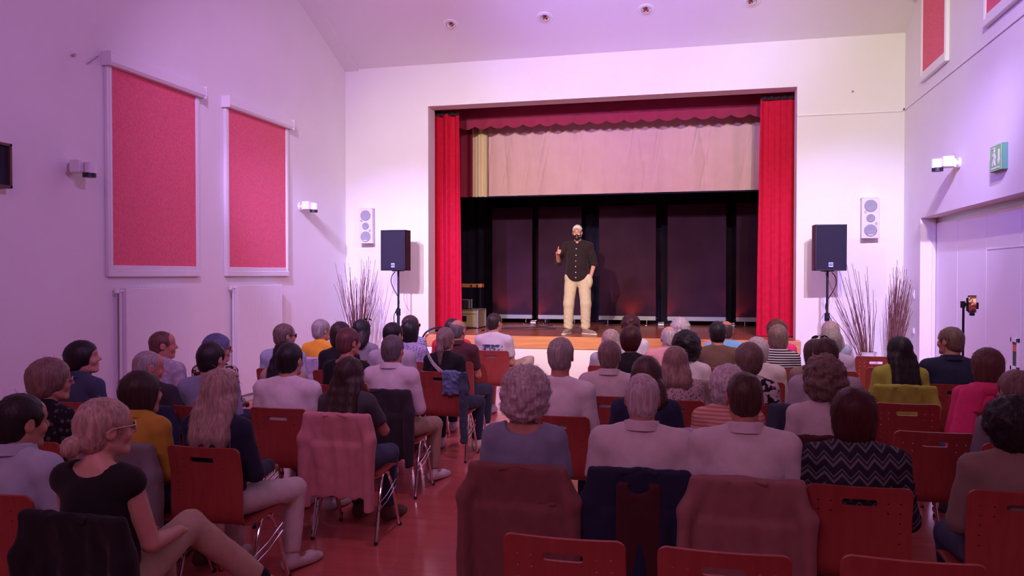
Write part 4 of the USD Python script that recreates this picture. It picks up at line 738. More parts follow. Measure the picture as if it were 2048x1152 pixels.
# ---- garments over chair backs
def rbox(F, c, hf, r, tilt, k=.02, op='add'):
    c = np.asarray(c, np.float32); m = float(max(hf)) + .1; sl, (X, Y, Zz) = F.sub(c - m, c + m)
    if 0 in F.F[sl].shape: return
    a = math.radians(tilt); py, pz = Y - c[1], Zz - c[2]; y, z = math.cos(a) * py + math.sin(a) * pz, -math.sin(a) * py + math.cos(a) * pz
    q = [np.abs(X - c[0]) - hf[0] + r, np.abs(y) - hf[1] + r, np.abs(z) - hf[2] + r]; d = np.sqrt(sum(np.maximum(v, 0) ** 2 for v in q)) + np.minimum(np.maximum(np.maximum(q[0], q[1]), q[2]), 0) - r
    F.put(sl, np.broadcast_to(d, F.F[sl].shape).astype(np.float32), k, op)
def jacket(x, y, rz, material, label, cat_='jacket', hem=.36, wide=1.0, seed=1, sleeves=(1, 1), sl_end=.30, flare=.0, lining=None, part=None, crumple=0.):
    o = thing('jacket', label, cat_, (x, y, 0), rz, None); g = .011
    F = Field(axis(-.40, .40, g), axis(-.20, .10, g * .7), axis(hem - .12, .95, g)); a, b = part or (-1, 1); cx_, hw = .1125 * (a + b) * 1.0, .1125 * (b - a) * wide
    rbox(F, (cx_, -.050, .70), (hw, .026, .178), .02, 10)                               # over the top of the back
    zl = (hem + .62) / 2; rbox(F, (cx_, -.045, zl), (hw * 1.04, .022, (.62 - hem) / 2 + .05), .018, 4, .04)
    for s in (-1, 1):
        if not sleeves[(s + 1) // 2]: continue
        F.cap((s * .185 * wide, -.062, .82), (s * (.218 + flare) * wide, -.07, .70), .032, .042, .035); F.cap((s * (.218 + flare) * wide, -.07, .70), (s * (.222 + flare) * wide, -.075, sl_end), .042, .036, .03, cut=True)
    m = F.mesh(); bulge(m, .010, 9, seed, 3, (1.6, 1, .35)); V = m.vertices; n_v = np.asarray(m.vertex_normals)
    fold = np.sin(V[:, 0] * 52 + 5 * meshkit.noise(V * [5, 5, 2.2] + seed)) * np.clip((.86 - V[:, 2]) / .25, 0, 1); m.vertices = V + n_v * (fold * .0095)[:, None]; bulge(m, .004, 30, seed + 1, 2, (1, 1, .4))
    if crumple: bulge(m, crumple, 16, seed + 7, 3); bulge(m, crumple * .4, 45, seed + 8, 2)
    p = obj('cloth', m, material, o, smooth=True)
    col = np.array([(s * .085, -.085 - .01 * abs(s), .868 - .012 * abs(s)) for s in np.linspace(-1, 1, 15)]) + [cx_, 0, 0]
    if hw > .15: obj('collar', tube(spline(col, 24), .014, 8), material, o)
    if lining: 
        F = Field(axis(-.14, .14, g), axis(-.14, .02, g * .7), axis(.30, .84, g)); rbox(F, (0, -.066, .58), (.105, .020, .235), .02, 7); F.ell((0, -.09, .79), (.05, .05, .03), .01, 'cut'); obj('lining', bulge(F.mesh(), .008, 9, seed + 3, 3, (1.6, 1, .4)), lining, o, smooth=True, label='dark red lining between the open halves')
    return o
# ================================================================ the person on the stage
def presenter():
    x0, y0 = -2.03, 13.22; S = 1.035
    o = thing('person', 'person standing on stage in dark shirt, pale chinos and cap, thumb raised', 'person', (x0, y0, ST), 180 - 3)
    hc = np.array([0, .035, 1.675]) * S; R = rot('z', 4) @ rot('x', -4); v = lambda *a: np.array(a) * S
    hipR, knR, anR, toR = v(.105, 0, .93), v(.145, .03, .50), v(.16, -.01, .085), v(.175, .15, .035); hipL, knL, anL, toL = v(-.105, 0, .93), v(-.14, .03, .50), v(-.13, -.01, .085), v(-.25, .09, .035)
    shR, elR, wrR = v(.195, 0, 1.455), v(.315, .03, 1.185), v(.285, .26, 1.335); shL, elL, wrL = v(-.195, 0, 1.455), v(-.268, -.03, 1.16), v(-.226, .06, .945)
    F = Field(axis(-.42, .46, .016, [(-.11, .11, .0055), (.24, .34, .0055)]), axis(-.22, .46, .016, [(-.10, .16, .006), (.24, .42, .0055)]), axis(-.01, 1.90, .016, [(1.36, 1.56, .0055), (1.58, 1.86, .0055)]))
    def torso(F, e, belly=1.):
        F.ell(v(0, 0, .98), (.182 + e, .122 + e, .13 + e), .05); F.ell(v(0, .022, 1.12), (.182 + e, .132 * belly + e, .17 + e), .05); F.ell(v(0, .005, 1.31), (.182 + e, .122 + e, .17 + e), .05)
        for sh in (shR, shL): sg = np.sign(sh[0]); F.cap(v(0, 0, 1.40), sh - [sg * .012, 0, .012], .08 + e, .056 + e, .04); F.cap(v(sg * .025, -.01, 1.515), sh + [0, 0, .005], .040 + e, .046 + e, .035)
    torso(F, -.004)
    F.cap(shR, elR, .050, .042, .02); F.cap(elR, wrR, .042, .029, .012); F.cap(shL, elL, .050, .042, .02); F.cap(elL, wrL, .042, .029, .012)
    hand(F, wrR, (-.35, .9, .25), (1, 0, .1), -1, curl=1.12, thumb_up=True, r=.0095)
    hand(F, wrL, (.12, .0, -1), (-.9, .2, 0), 1, curl=.3)
    for hp, kn, an, to in ((hipR, knR, anR, toR), (hipL, knL, anL, toL)): F.cap(hp, kn, .085, .055, .02); F.cap(kn, an, .055, .038, .015); F.cap(an, to, .036, .028, .012)
    F.cap(v(0, -.005, 1.47), hc + R @ np.array([0, -.02, -.05]), .062, .058, .025); head_prims(F, R, hc, 1.03)
    obj('body', F.mesh(), 'skin', o, smooth=True)
    # shirt with rolled sleeves, stand collar, curved hem
    e = .014; F = Field(axis(-.42, .46, .0115), axis(-.22, .30, .0115), axis(.80 * S, 1.62 * S, .0115)); torso(F, e); F.ell(v(0, .005, .96), (.215, .155, .22), .03)
    for sh, el, wr in ((shR, elR, wrR), (shL, elL, wrL)): F.cap(sh, el, .064, .060, .02); F.cap(el, el * .80 + wr * .20, .061, .062, .012, cut=True)
    F.cap(v(0, -.005, 1.47), v(0, .003, 1.575), .080, .072, .012, cut=True); F.cap(v(0, .004, 1.54), v(0, .02, 1.64), .064, .078, .004, 'cut'); F.ell(v(0, .095, 1.545), (.030, .06, .065), .006, 'cut')
    X, Y, Z = F.a[0][:, None, None], F.a[1][None, :, None], F.a[2][None, None, :]; hemz = (.872 + .075 * np.clip(np.abs(X) / .17, 0, 1) ** 2) * S; arm = np.abs(X) > .225
    F.F = np.where(arm, F.F, np.maximum(F.F, (hemz - Z) + 0 * Y)).astype(np.float32)
    m = bulge(F.mesh(), .008, 9, 4, 3, (1, 1, .9)); sp = obj('shirt', m, 'cloth_speaker_shirt', o, smooth=True, label='dark button shirt with rolled sleeves')
    tm = trimesh.Trimesh(m.vertices, m.faces)
    front = m.vertices[(np.abs(m.vertices[:, 0]) < .02) & (m.vertices[:, 1] > .03)]
    fy = lambda z: float(np.interp(z, *zip(*sorted((float(q[2]), float(q[1])) for q in front))))
    zs = np.linspace(.90, 1.44, 24) * S; Vp = np.array([[(sx, fy(z) + .0005, z), (sx, fy(z) + .004, z)] for z in zs for sx in (-.017, .017)]).reshape(-1, 3)
    obj('placket', cat([bx((-.016, fy(a) - .002, a), (.016, fy(a) + .0035, b)) for a, b in zip(zs[:-1], zs[1:])]), 'cloth_speaker_shirt', sp)
    for z in (.935, 1.02, 1.115, 1.205, 1.30, 1.405): obj('button', T(lathe([(.0005, .006), (.006, .006), (.009, .003), (.009, -.004), (.0005, -.004)], 14), rot('x', -90), (0, fy(z * S) + .008, z * S)), 'badge_white', sp)
    # chinos
    F = Field(axis(-.30, .30, .0125), axis(-.2, .22, .0125), axis(.03, 1.06 * S, .0125)); F.ell(v(0, .0, .95), (.208, .138, .14), .04)
    for hp, kn, an in ((hipR, knR, anR), (hipL, knL, anL)): F.cap(hp, kn, .115, .092, .05); F.cap(kn, an * .98 + kn * .02, .091, .076, .03, cut=True); F.cap(an + v(0, .005, .05), an + v(0, .008, .12), .072, .068, .02)
    F.ell(v(-.205, .062, .87), (.060, .068, .115), .03)
    m = F.mesh(); bulge(m, .006, 8, 6, 3, (1, 1, 1.2)); low = np.clip((.42 - m.vertices[:, 2]) / .4, 0, 1)[:, None]; n = np.asarray(m.vertex_normals); m.vertices = m.vertices + n * (np.sin(m.vertices[:, 2:3] * 75 + 3 * np.sin(m.vertices[:, :1] * 20)) * .0055 * low); obj('trousers', m, 'cloth_chino', o, smooth=True)
    for an, to in ((anR, toR), (anL, toL)):
        f = to - an; f[2] = 0; f /= np.linalg.norm(f); lo, hi = np.minimum(an, to) - .12, np.maximum(an, to) + .16
        F = Field(axis(lo[0], hi[0], .008), axis(lo[1], hi[1], .008), axis(-.003, .16, .008)); F.cap(an - f * .03 + [0, 0, -.03], to, .044, .042, .02); F.cap(to, to + f * .085 + [0, 0, -.004], .042, .032, .02); F.cap(an + [0, 0, -.02], an + [0, 0, .02], .048, .045, .02); F.clip((0, 0, -1), (0, 0, .018)); sh = obj('shoe', F.mesh(), 'cloth_taupe', o, smooth=True)
        F = Field(axis(lo[0], hi[0], .008), axis(lo[1], hi[1], .008), axis(-.008, .05, .006)); F.cap(an * [1, 1, 0] - f * .035 + [0, 0, .02], to * [1, 1, 0] + f * .09 + [0, 0, .02], .049, .042, .02); F.clip((0, 0, -1), (0, 0, .002)); F.clip((0, 0, 1), (0, 0, .026)); obj('sole', F.mesh(), 'sole', sh, smooth=30)
        for q in range(3): c = an * .6 + to * .4 + f * (.012 * q) + [0, 0, .042 - .008 * q]; s = np.cross(f, [0, 0, 1]); obj('lace', tube([c - s * .026, c + [0, 0, .01], c + s * .026], .0032, 6), 'cloth_black', sh)
    # cap, beard, headset, face
    F = Field(axis(-.13, .13, .006), axis(-.15, .22, .006), axis(-.05, .16, .006)); F.ell((0, -.008, .040), (.086, .104, .094), .01); F.clip((0, .12, -1), (0, 0, .042)); m = F.mesh(); cp = obj('cap', put(m, R, hc), 'cap_cloth', o, smooth=40)
    a = np.linspace(-1.15, 1.15, 24); u = np.linspace(0, 1, 7); A, U = np.meshgrid(a, u, indexing='ij'); V = np.stack([np.sin(A) * (.084 - .006 * U), 0.012 + np.cos(A) * (.088 + .048 * U * np.clip(np.cos(A), 0, 1) ** .5), .050 + .020 * U - .032 * np.sin(A) ** 2 + .012 * U * U], -1).reshape(-1, 3)
    i, j = np.meshgrid(np.arange(23), np.arange(6), indexing='ij'); q = np.stack([i * 7 + j, (i + 1) * 7 + j, (i + 1) * 7 + j + 1, i * 7 + j + 1], -1).reshape(-1, 4); n = len(V); B = V - [0, 0, .004]
    br = trimesh.Trimesh(np.vstack([V, B]), np.vstack([q[:, [0, 1, 2]], q[:, [0, 2, 3]], q[:, [0, 2, 1]] + n, q[:, [0, 3, 2]] + n]), process=False); obj('brim', put(br, R, hc), 'cap_cloth', cp, smooth=True)
    F = Field(axis(-.10, .10, .0055), axis(-.04, .14, .0055), axis(-.15, .02, .0055)); F.ell((0, .024, -.052), (.066, .078, .080), .02); F.ell((0, .076, -.100), (.034, .030, .030), .03); F.ell((0, .10, -.045), (.030, .016, .012), .012); F.ell((0, .115, -.0585), (.021, .02, .009), .004, 'cut')
    F.ell((0, .075, .012), (.105, .075, .052), .012, 'cut'); F.ell((0, -.055, -.05), (.12, .082, .12), .01, 'cut'); F.ell((0, .02, -.075), (.045, .055, .055), .01, 'cut')
    m = bulge(F.mesh(), .003, 60, 2); bd = obj('beard', put(m, R, hc), 'hair_black', o, smooth=True); strands(put(m, R, hc), bd, 'hair_black', 900, 'buzz', 5, .0012)
    m = hair_mesh('crop', .007, 3); m = trimesh.intersections.slice_mesh_plane(m, [0, 0, -1], [0, 0, .05]) if False else m; obj('hair', put(m, R, hc), 'hair_black', o, smooth=True)
    obj('headset', put(cat([tube(spline([(.082, .0, .02), (.083, .02, -.02), (.074, .06, -.052), (.05, .100, -.066)][::1], 16) * [-1, 1, 1], .002, 6), cyl((-.05, .10, -.066), (-.044, .106, -.068), .005, n=10)]), R, hc), 'badge_white', o)
    for s in (-1, 1):
        ey = obj('eye', put(T(trimesh.creation.icosphere(2, .0135), t=(s * .031, .0775, .003)), R, hc), 'skin', o, label='closed eyelid'); obj('eyelashes', put(tube([(s * .020, .0925, .0005), (s * .031, .0955, -.002), (s * .043, .090, .0005)], .0016, 6), R, hc), 'hair_black', ey)
        obj('eyebrow', put(tube([(s * .013, .093, .024), (s * .03, .094, .030), (s * .050, .080, .025)], [.0035, .0045, .002], 6), R, hc), 'hair_darkbrown', o)
    obj('belt', tube(spline([(.176 * S * math.cos(t), .002 + .13 * S * math.sin(t), 1.0 * S) for t in np.linspace(0, 2 * PI, 30)], 60), .012, 6), 'cloth_black', o)
cloth('cap_cloth', (.66, .58, .48)); presenter()
# ================================================================ the audience: X, Y of the head, then the look; rows are counted from the back of the hall
def sit(X, Y, h, label, under, jk=None, rz=0, crz=None, **kw):
    X = X - kw.get('head_dx', 0); y = Y - .12; r = math.radians(rz); P = person(X + .12 * math.sin(r), Y - .12 * math.cos(r), label, h=h, rz=rz, **kw)
    chair('red-brown plywood chair ' + under, X, y, rz if crz is None else crz, 'occupied plywood chairs'); return P
m_, f_ = dict(sex='m'), dict(sex='f')
# ---- left block
sit(-2.88, 2.80, 1.24, 'person in pale blue collared shirt at the lower left picture edge', 'under the pale blue shirt at the lower left picture edge', **m_, hair=('short', 'black'), yaw=18, shirt='cloth_paleblue', sleeve='long', collar=True, pitch=-4)
d_, di = sit(-2.31, 2.64, 1.27, 'person in sleeveless black top and pale trousers, legs crossed, lower left', 'under the sleeveless black top, covered by a black jacket', **f_, hair=('bun', 'paleblond'), yaw=30, shirt='cloth_black', sleeve='none', legs='cloth_beige', glasses='pale', seat='cross', pose='knee', bare_neck=.012, skin='skin_pale')
jacket(-2.29, 2.52, 0, 'cloth_black', 'black jacket draped over the chair at the lower left', seed=3, hem=.30, wide=1.03)
sit(-3.58, 3.68, 1.28, 'person in dark patterned top and glasses, second row, leftmost', 'under the dark patterned top in the second row', **f_, hair=('shortfull', 'sandy'), yaw=32, shirt='print_dark', sleeve='short', glasses='pale')
sit(-3.03, 3.74, 1.22, 'person in mustard yellow top seated in front of the crossed legs', 'under the mustard yellow top, hung with a grey jacket', **f_, hair=('bob', 'darkbrown'), yaw=22, shirt='cloth_mustard', sleeve='long', collar=True)
jacket(-3.03, 3.62, 0, 'cloth_grey', 'grey jacket over the chair behind the mustard yellow top', seed=4, hem=.42)
sit(-2.55, 3.77, 1.24, 'person in navy cardigan and white trousers at the aisle, second row', 'under the navy cardigan at the aisle', **f_, hair=('longwavy', 'paleblond'), yaw=-4, shirt='cloth_navy', sleeve='long', legs='cloth_white', seat='wide', pose='knee')
sit(-4.40, 4.82, 1.27, 'person in slate jacket looking right, beside the left wall', 'under the slate jacket by the left wall', **f_, hair=('shortfull', 'black'), yaw=58, pitch=6, shirt='cloth_slate', sleeve='long', collar=True)
sit(-3.83, 4.80, 1.22, 'person in dark jacket with lowered head, third row', 'under the dark jacket in the third row', **m_, hair=('buzz', 'grey'), yaw=34, pitch=-8, head_dx=-.12, shirt='cloth_charcoal', sleeve='long', skin='skin_ruddy')
jacket(-3.71, 4.68, 0, 'cloth_navy', 'dark navy jacket over the chair left of the grey-blue t-shirt', seed=51, hem=.40)
sit(-3.37, 4.88, 1.285, 'person in grey-blue t-shirt left of the white t-shirt', 'under the grey-blue t-shirt', **m_, hair=('short', 'black'), yaw=8, shirt='cloth_bluegrey', sleeve='short')
sit(-2.79, 4.94, 1.285, 'person in plain white t-shirt, broad back, left block middle', 'with hand slot under the plain white t-shirt', **m_, hair=('short', 'black'), yaw=4, shirt='cloth_white', sleeve='short', w=1.12)
sit(-2.28, 4.82, 1.21, 'person in dark grey top with hand at the chin', 'under the pink jacket', **f_, hair=('long', 'darkbrown'), yaw=5, shirt='cloth_darkgrey', sleeve='short', pose='chin', seat='flat', legs='cloth_jeans')
jacket(-2.28, 4.70, 0, 'cloth_pinkjacket', 'dusty pink jacket draped over the aisle chair on the left', seed=8, hem=.36, sl_end=.20, wide=1.03)
sit(-4.45, 5.76, 1.28, 'person in pale patterned shirt looking right, beside the left radiator', 'under the pale patterned shirt', **m_, hair=('crop', 'auburn'), yaw=52, shirt='print_pale', sleeve='short', collar=True, skin='skin_ruddy')
sit(-3.99, 5.86, 1.25, 'person in leopard print top and dark glasses', 'under the leopard print top', **f_, hair=('shortfull', 'bluegrey'), yaw=48, shirt='print_leopard', sleeve='long', glasses='dark')
sit(-3.38, 5.92, 1.205, 'person in beige top just left of the white t-shirt, partly hidden', 'under the half hidden beige top', **f_, hair=('long', 'black'), yaw=6, shirt='cloth_beige', sleeve='short')
sit(-2.87, 6.05, 1.315, 'person in black top left of the white dress shirt, head turned right', 'under the black top left of the white dress shirt', **f_, hair=('short', 'auburn'), yaw=28, shirt='cloth_black', sleeve='long', bare_neck=.01, skin='skin_ruddy')
sit(-2.40, 5.87, 1.276, 'person in white dress shirt and khaki trousers at the aisle', 'under the white dress shirt, hung with a brown jacket', **m_, hair=('short', 'darkgrey'), yaw=5, shirt='cloth_white', sleeve='three', collar=True, legs='cloth_khaki', seat='wide', pose='knee', skin='skin_ruddy')
jacket(-2.40, 5.75, 0, 'cloth_charcoal', 'dark brown jacket over the chair of the white dress shirt', seed=12, hem=.36, sleeves=(0, 1), sl_end=.28)
sit(-3.97, 6.93, 1.28, 'person in light blue shirt and glasses before the second radiator', 'under the light blue shirt before the second radiator', **m_, hair=('short', 'ashbrown'), yaw=36, shirt='cloth_paleblue', sleeve='long', glasses='dark')
sit(-3.37, 6.93, 1.30, 'person in black top seated right of the orange-yellow t-shirt', 'under the black top right of the orange-yellow t-shirt', **f_, hair=('bob', 'darkbrown'), yaw=4, shirt='cloth_black', sleeve='long')
sit(-2.85, 6.98, 1.305, 'person in pale lilac shirt seated before the white dress shirt', 'under the pale lilac shirt', **m_, hair=('short', 'black'), yaw=16, shirt='cloth_lightgrey', sleeve='short', glasses='dark')
w_, wi = sit(-2.36, 7.09, 1.26, 'person in black top with a spotted bag strap across the back', 'with denim over its corner at the aisle, fourth row', **f_, hair=('pony', 'sandy'), yaw=4, shirt='cloth_black', sleeve='long', legs='cloth_navy', seat='wide')
pattern('print_strap', 'dot', (.55, .50, .48), (.12, .10, .10), 90)
st_ = spline([(-.12, -.045, 1.035), (-.06, -.055, .93), (.04, -.052, .84), (.14, -.04, .76), (.19, .03, .70)], 24)
obj('bag_strap', cat([tube(st_ + [0, 0, dz], .008, 6) for dz in (-.014, -.005, .005, .014)]), 'print_strap', w_)
jacket(-2.36, 6.97, 0, 'cloth_denim', 'faded denim jacket bundled over the chair corner at the aisle', part=(.1, 1.0), hem=.76, sleeves=(0, 0), seed=21, crumple=.022)
jacket(-2.335, 6.955, 0, 'cloth_slate', 'dark grey jacket hanging down the right side of the aisle chair', part=(.86, 1.10), hem=.26, sleeves=(0, 1), seed=22, sl_end=.22, crumple=.012)
sit(-4.06, 7.87, 1.268, 'person in orange-yellow t-shirt before the left wall', 'under the orange-yellow t-shirt, hung with a lilac cloth', **f_, hair=('short', 'grey'), yaw=26, shirt='cloth_yellow', sleeve='short')
jacket(-3.98, 7.75, 0, 'cloth_lilac', 'lilac grey jacket over the chair of the orange-yellow t-shirt', seed=14, hem=.40, wide=1.0)
sit(-3.56, 7.83, 1.275, 'person in grey top with sunglasses pushed up on the head', 'under the grey top with pushed up sunglasses', **f_, hair=('lob', 'black'), yaw=15, shirt='cloth_grey', sleeve='short', glasses='up')
sit(-3.00, 7.82, 1.275, 'person in lavender flecked top before the left curtain', 'under the lavender flecked top', **f_, hair=('bob', 'black'), yaw=5, shirt='print_lavender', sleeve='short')
sit(-2.50, 7.92, 1.286, 'person in dark maroon polo and jeans, arm hanging at the aisle', 'under the dark maroon polo', **m_, hair=('bald', 'darkgrey'), yaw=10, shirt='cloth_maroon', sleeve='short', collar=True, legs='cloth_navy', seat='wide', pose='knee', skin='skin_ruddy')
sit(-3.36, 8.78, 1.275, 'person in blue flowered top and glasses behind the lavender top', 'under the blue flowered top', **f_, hair=('short', 'brown'), yaw=38, shirt='print_blueflower', sleeve='short', glasses='dark')
sit(-2.83, 8.76, 1.245, 'person in red top half hidden beyond the dark maroon polo', 'under the half hidden red top', **m_, hair=('short', 'darkbrown'), yaw=10, shirt='cloth_red', sleeve='short', collar=True)
# white t-shirt with a dark picture band printed on the back
mat('tshirt_print', {'tc': ('texture_coordinate', {}), 'sx': ('separate_xyz', {}), 'a': ('math', {'math_type': 'absolute'}), 'b': ('math', {'math_type': 'less_than', 'value2': .125}), 'z1': ('math', {'math_type': 'greater_than', 'value2': .862}), 'z2': ('math', {'math_type': 'less_than', 'value2': .93}), 'y1': ('math', {'math_type': 'less_than', 'value2': .05}),
    'm1': ('math', {'math_type': 'multiply'}), 'm2': ('math', {'math_type': 'multiply'}), 'm3': ('math', {'math_type': 'multiply'}), 'no': ('noise_texture', {'scale': 24., 'detail': 3.}), 'ra': ('rgb_ramp', {'ramp': [(.36, (.02, .03, .06)), (.5, (.06, .09, .14)), (.58, (.45, .48, .5))]}), 'mx': ('mix_color', {'a': (.62, .58, .57)}), 'p': ('principled_bsdf', {'roughness': .85, 'specular_ior_level': .2})},
    [('tc.object', 'sx.vector'), ('tc.object', 'no.vector'), ('sx.x', 'a.value1'), ('a.value', 'b.value1'), ('sx.z', 'z1.value1'), ('sx.z', 'z2.value1'), ('sx.y', 'y1.value1'), ('b.value', 'm1.value1'), ('z1.value', 'm1.value2'), ('m1.value', 'm2.value1'), ('z2.value', 'm2.value2'), ('m2.value', 'm3.value1'), ('y1.value', 'm3.value2'), ('no.fac', 'ra.fac'), ('m3.value', 'mx.fac'), ('ra.color', 'mx.b'), ('mx.result', 'p.base_color')])
sit(-2.42, 9.15, 1.297, 'person in white printed t-shirt and beige shorts, front row at the aisle', 'under the white printed t-shirt at the front', **m_, hair=('crop', 'darkbrown'), yaw=24, shirt='tshirt_print', sleeve='short', legs='cloth_beige', seat='ankle', shorts=True, pose='knee')
# ---- right block, back row
b_, bi = sit(-.835, 3.77, 1.285, 'person in pale blue-grey top with necklace at the aisle, right block', 'under the pale blue-grey top, covered by a long brown coat', **f_, hair=('bigcurly', 'white'), yaw=4, shirt='cloth_bluegrey', sleeve='short', w=1.05, bare_neck=.006)
a = np.linspace(0, 2 * PI, 40); nb = bi['nb']; obj('necklace', tube(np.c_[nb[0] + .068 * np.sin(a), nb[1] + .002 + .070 * np.cos(a), nb[2] + .040 + .0 * a - .014 * np.cos(a)], .004, 6), 'wood_dark', b_)
jacket(-.835, 3.65, 0, 'cloth_brownjacket', 'long brown coat draped over the right block aisle chair', seed=31, hem=.22, wide=1.08, sl_end=.20, flare=.03)
sit(-.27, 3.82, 1.283, 'person in white polo shirt left of the white dress collar, back row', 'under the white polo, covered by a navy jacket', **m_, hair=('crop', 'white'), yaw=-3, shirt='cloth_white', sleeve='short', collar=True, w=1.12, skin='skin_ruddy')
jacket(-.27, 3.70, 0, 'cloth_navy', 'navy jacket with red-brown lining over a back row chair', seed=33, hem=.34, wide=1.06, sl_end=.26, lining='cloth_maroon')
sit(.203, 3.77, 1.315, 'person in white dress shirt right of the white polo, back row', 'under the white dress shirt, covered by a beige jacket', **m_, hair=('buzz', 'brown'), yaw=-4, shirt='cloth_white', sleeve='long', collar=True, w=1.12, skin='skin_ruddy')
jacket(.203, 3.65, 0, 'cloth_roseknit', 'rose beige jacket over the chair of the back row dress shirt', seed=35, hem=.24, wide=1.10, sl_end=.20, flare=.02)
sit(.67, 3.76, 1.25, 'person in dark zigzag patterned top, back row', 'under the dark zigzag patterned top', **f_, hair=('bob', 'wine'), yaw=-8, shirt='print_chevron', sleeve='long', w=1.22)
sit(1.325, 3.82, 1.215, 'person in fuzzy dark grey cardigan at the right picture edge', 'under the fuzzy dark grey cardigan', **f_, hair=('curly', 'black'), yaw=-8, shirt='cloth_taupe', sleeve='long', w=1.12)
# second row
sit(-.317, 4.83, 1.26, 'person in navy top in front of the white polo', 'under the navy top in the second right row', **f_, hair=('lob', 'brown'), yaw=-6, shirt='cloth_navy', sleeve='short', w=1.05)
sit(.165, 4.83, 1.205, 'person in salmon striped shirt and pale glasses', 'under the salmon striped shirt, hung with a pale cloth', **f_, hair=('curly', 'white'), yaw=8, shirt='print_salmon', sleeve='short', glasses='pale')
jacket(.12, 4.71, 0, 'cloth_lilac', 'pale pink jacket over the chair of the salmon striped shirt', seed=37, hem=.40, sleeves=(1, 0))
sit(.70, 4.80, 1.272, 'person in pale raglan top seated before the zigzag top', 'under the pale raglan top', **f_, hair=('bigcurly', 'ashbrown'), yaw=-8, shirt='cloth_offwhite', sleeve='long', w=1.0)
jacket(.70, 4.68, 0, 'cloth_maroon', 'dark striped cloth over the chair of the pale raglan top', seed=39, hem=.50, sleeves=(0, 0), cat_='cloth')
sit(1.70, 4.84, 1.235, 'person in grey top cut off by the right picture edge, beside the hot pink scarf', 'under the grey top at the right edge', **f_, hair=('short', 'sandy'), yaw=-10, shirt='cloth_grey', sleeve='long')
# third row
sit(-.895, 5.10, 1.345, 'person in white long-sleeved shirt, tall, at the aisle', 'under the tall white long-sleeved shirt at the aisle', **m_, hair=('short', 'grey'), yaw=2, shirt='cloth_white', sleeve='long', collar=False, skin='skin_ruddy')
sit(-.67, 5.98, 1.255, 'person in off-white shirt with dark collar stripe', 'under the off-white shirt with dark collar stripe', **m_, hair=('short', 'sandy'), yaw=3, shirt='cloth_offwhite', sleeve='short', collar=True)
sit(-.175, 5.92, 1.227, 'person in brown and white flecked top', 'under the brown and white flecked top', **f_, hair=('lob', 'blond'), yaw=-2, shirt='print_brown', sleeve='long')
sit(.345, 5.86, 1.264, 'person in black and white blotched top', 'under the black and white blotched top', **f_, hair=('shortfull', 'ashbrown'), yaw=-8, shirt='print_blackwhite', sleeve='short')
sit(.86, 5.88, 1.315, 'person in light grey shirt, glasses pushed up on the head', 'under the light grey shirt with pushed up glasses', **m_, hair=('short', 'brown'), yaw=-12, shirt='cloth_lightgrey', sleeve='short', glasses='upclear', w=1.05)
jacket(.68, 5.74, 0, 'cloth_slate', 'dark slate jacket hanging between two chairs in the third right row', seed=41, hem=.34, part=(-1, .1), sleeves=(1, 0), wide=.9)
bb, bbi = sit(1.90, 5.91, 1.257, 'person in hot pink scarf and top, right side', 'under the hot pink scarf', **f_, hair=('bob', 'auburn'), yaw=-14, shirt='cloth_hotpink', sleeve='long', w=1.12)
F = Field(axis(-.36, .30, .010), axis(-.20, .28, .010), axis(.52, 1.14, .010)); nb = bbi['nb']
for t in np.linspace(0, 2 * PI, 22)[:-1]:
    t2 = t + .3; F.cap(nb + [.085 * math.sin(t), .085 * math.cos(t), -.012 * math.cos(t) + .01], nb + [.085 * math.sin(t2), .085 * math.cos(t2), -.012 * math.cos(t2) + .01], .036, .036, .02)
for k in range(5): F.cap(nb + [-.08 - .03 * k * .6, -.06, -.02], np.array([-.20 - .022 * k, -.105, .60]), .040, .030, .03)
F.cap(nb + [.06, -.06, -.02], nb + [.19, -.06, -.10], .045, .04, .03)
obj('scarf', bulge(bulge(F.mesh(), .010, 14, 3, 3, (1.5, 1.5, .4)), .004, 40, 4, 2, (1, 1, .3)), 'cloth_hotpink', bb, smooth=True)
# fourth row
sit(-.60, 7.06, 1.294, 'person in black top before the off-white collared shirt', 'under the black top before the off-white collared shirt', **f_, hair=('shortfull', 'wine'), yaw=8, shirt='cloth_black', sleeve='long')
sit(-.114, 6.98, 1.243, 'person in white t-shirt beside the grey-brown draped chair', 'under the white t-shirt, hung with a grey-brown cloth', **f_, hair=('afro', 'black'), yaw=-3, shirt='cloth_white', sleeve='short')
jacket(-.07, 6.86, 0, 'cloth_taupe', 'grey-brown jacket over the chair before the flecked top', seed=43, hem=.36, sleeves=(0, 1))
sit(.484, 7.06, 1.212, 'person in pale grey cardigan behind the striped top', 'under the pale grey cardigan', **m_, hair=('shortfull', 'white'), yaw=-4, shirt='cloth_offwhite', sleeve='long')
sit(.955, 7.05, 1.207, 'person in dusty brown top left of the pushed up glasses', 'under the dusty brown top', **f_, hair=('bob', 'brown'), yaw=-14, shirt='cloth_taupe', sleeve='long')
sit(1.62, 7.08, 1.245, 'person in lime green top on the right', 'under the lime green top, hung with a lime jacket', **f_, hair=('long', 'black'), yaw=-16, shirt='cloth_lime', sleeve='long', w=1.05)
jacket(1.62, 6.96, 0, 'cloth_lime', 'lime green jacket over the chair of the lime green top', seed=45, hem=.56, wide=1.05, sleeves=(0, 1), sl_end=.6)
sit(2.06, 7.27, 1.32, 'person in dark navy jacket before the white partition', 'under the dark navy jacket by the partition', **m_, hair=('short', 'ashbrown'), yaw=-38, shirt='cloth_navy', sleeve='long', collar=True, w=1.1)
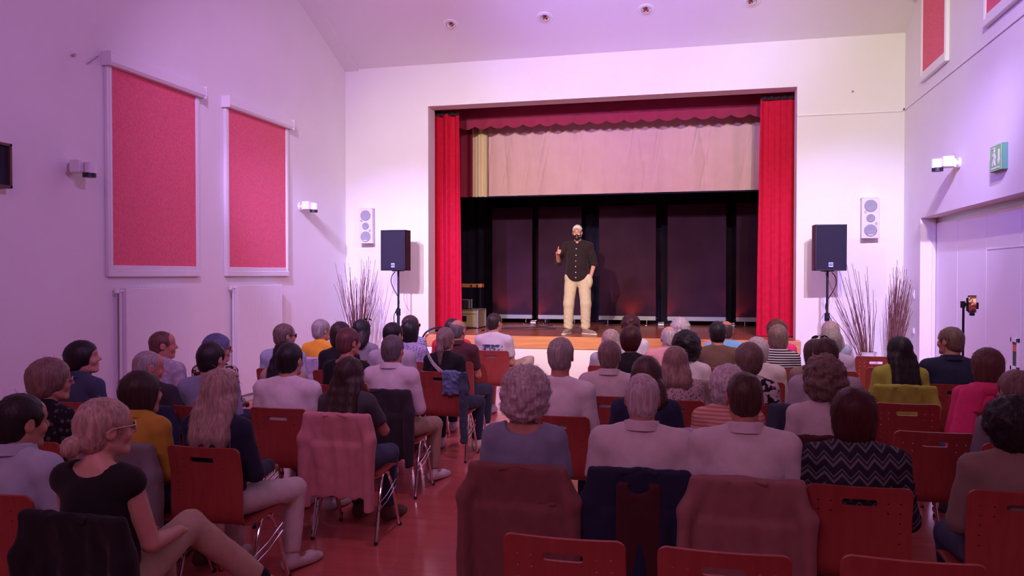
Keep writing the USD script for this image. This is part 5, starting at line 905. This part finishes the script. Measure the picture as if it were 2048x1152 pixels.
# fifth row
sit(-.875, 7.93, 1.205, 'person in light grey top at the aisle, behind the front row white top', 'under the light grey top at the aisle, fifth right row', **f_, hair=('lob', 'paleblond'), yaw=4, shirt='cloth_lightgrey', sleeve='short')
sit(-.305, 8.05, 1.243, 'person in pinkish beige shirt before the white t-shirt', 'under the pinkish beige shirt', **m_, hair=('bald', 'white'), yaw=-14, shirt='cloth_pink', sleeve='short', skin='skin_pale')
sit(.171, 8.06, 1.295, 'person in brown t-shirt left of the sky blue shirt', 'with hand slot under the brown t-shirt', **m_, hair=('short', 'black'), yaw=-2, shirt='cloth_brown', sleeve='short', w=1.05)
sit(.748, 8.10, 1.262, 'person in black and white striped top', 'under the black and white striped top', **f_, hair=('bob', 'sandy'), yaw=-6, shirt='print_stripe', sleeve='long')
sit(1.225, 8.00, 1.236, 'person in pale lilac top behind the light blue top', 'under the pale lilac top', **f_, hair=('bob', 'grey'), yaw=-12, shirt='cloth_lilac', sleeve='long')
# front row
sit(-.774, 9.07, 1.285, 'person in white top in the front right row, at the aisle', 'under the white top in the front right row', **f_, hair=('curly', 'wine'), yaw=6, shirt='cloth_white', sleeve='short')
sit(-.216, 9.10, 1.251, 'person in rose top in the front right row', 'under the rose top in the front row', **f_, hair=('curly', 'white'), yaw=-4, shirt='cloth_pink', sleeve='long')
sit(.286, 9.12, 1.245, 'person in sky blue shirt in the front right row', 'under the sky blue shirt', **m_, hair=('fringe', 'brown'), yaw=-6, shirt='cloth_skyblue', sleeve='short', skin='skin_ruddy')
sit(.825, 9.06, 1.252, 'person in hot pink top at the foot of the right curtain', 'under the hot pink top in the front row', **f_, hair=('curly', 'redbrown'), yaw=-10, shirt='cloth_hotpink', sleeve='long')
sit(1.383, 9.08, 1.252, 'person in light blue top in the front row before the right loudspeaker stand', 'under the light blue top in the front row', **f_, hair=('lob', 'paleblond'), yaw=-12, shirt='cloth_paleblue', sleeve='long')
# ---- empty chairs
for x, y, l in ((-.458, 2.70, 'red-brown empty plywood chair at the bottom edge, left of three'), (.079, 2.69, 'red-brown empty plywood chair at the bottom edge, middle of three'), (.666, 2.75, 'red-brown empty plywood chair at the bottom edge, right of three'),
                (1.32, 4.98, 'empty plywood chair with hand slot right of the zigzag top'), (1.42, 6.02, 'empty plywood chair just behind the lime green jacket'), (1.90, 9.38, 'bright red empty plywood chair before the right twigs'), (1.80, 8.28, 'darker empty plywood chair before the bright red one')):
    chair(l, x, y, 0, 'empty plywood chairs')
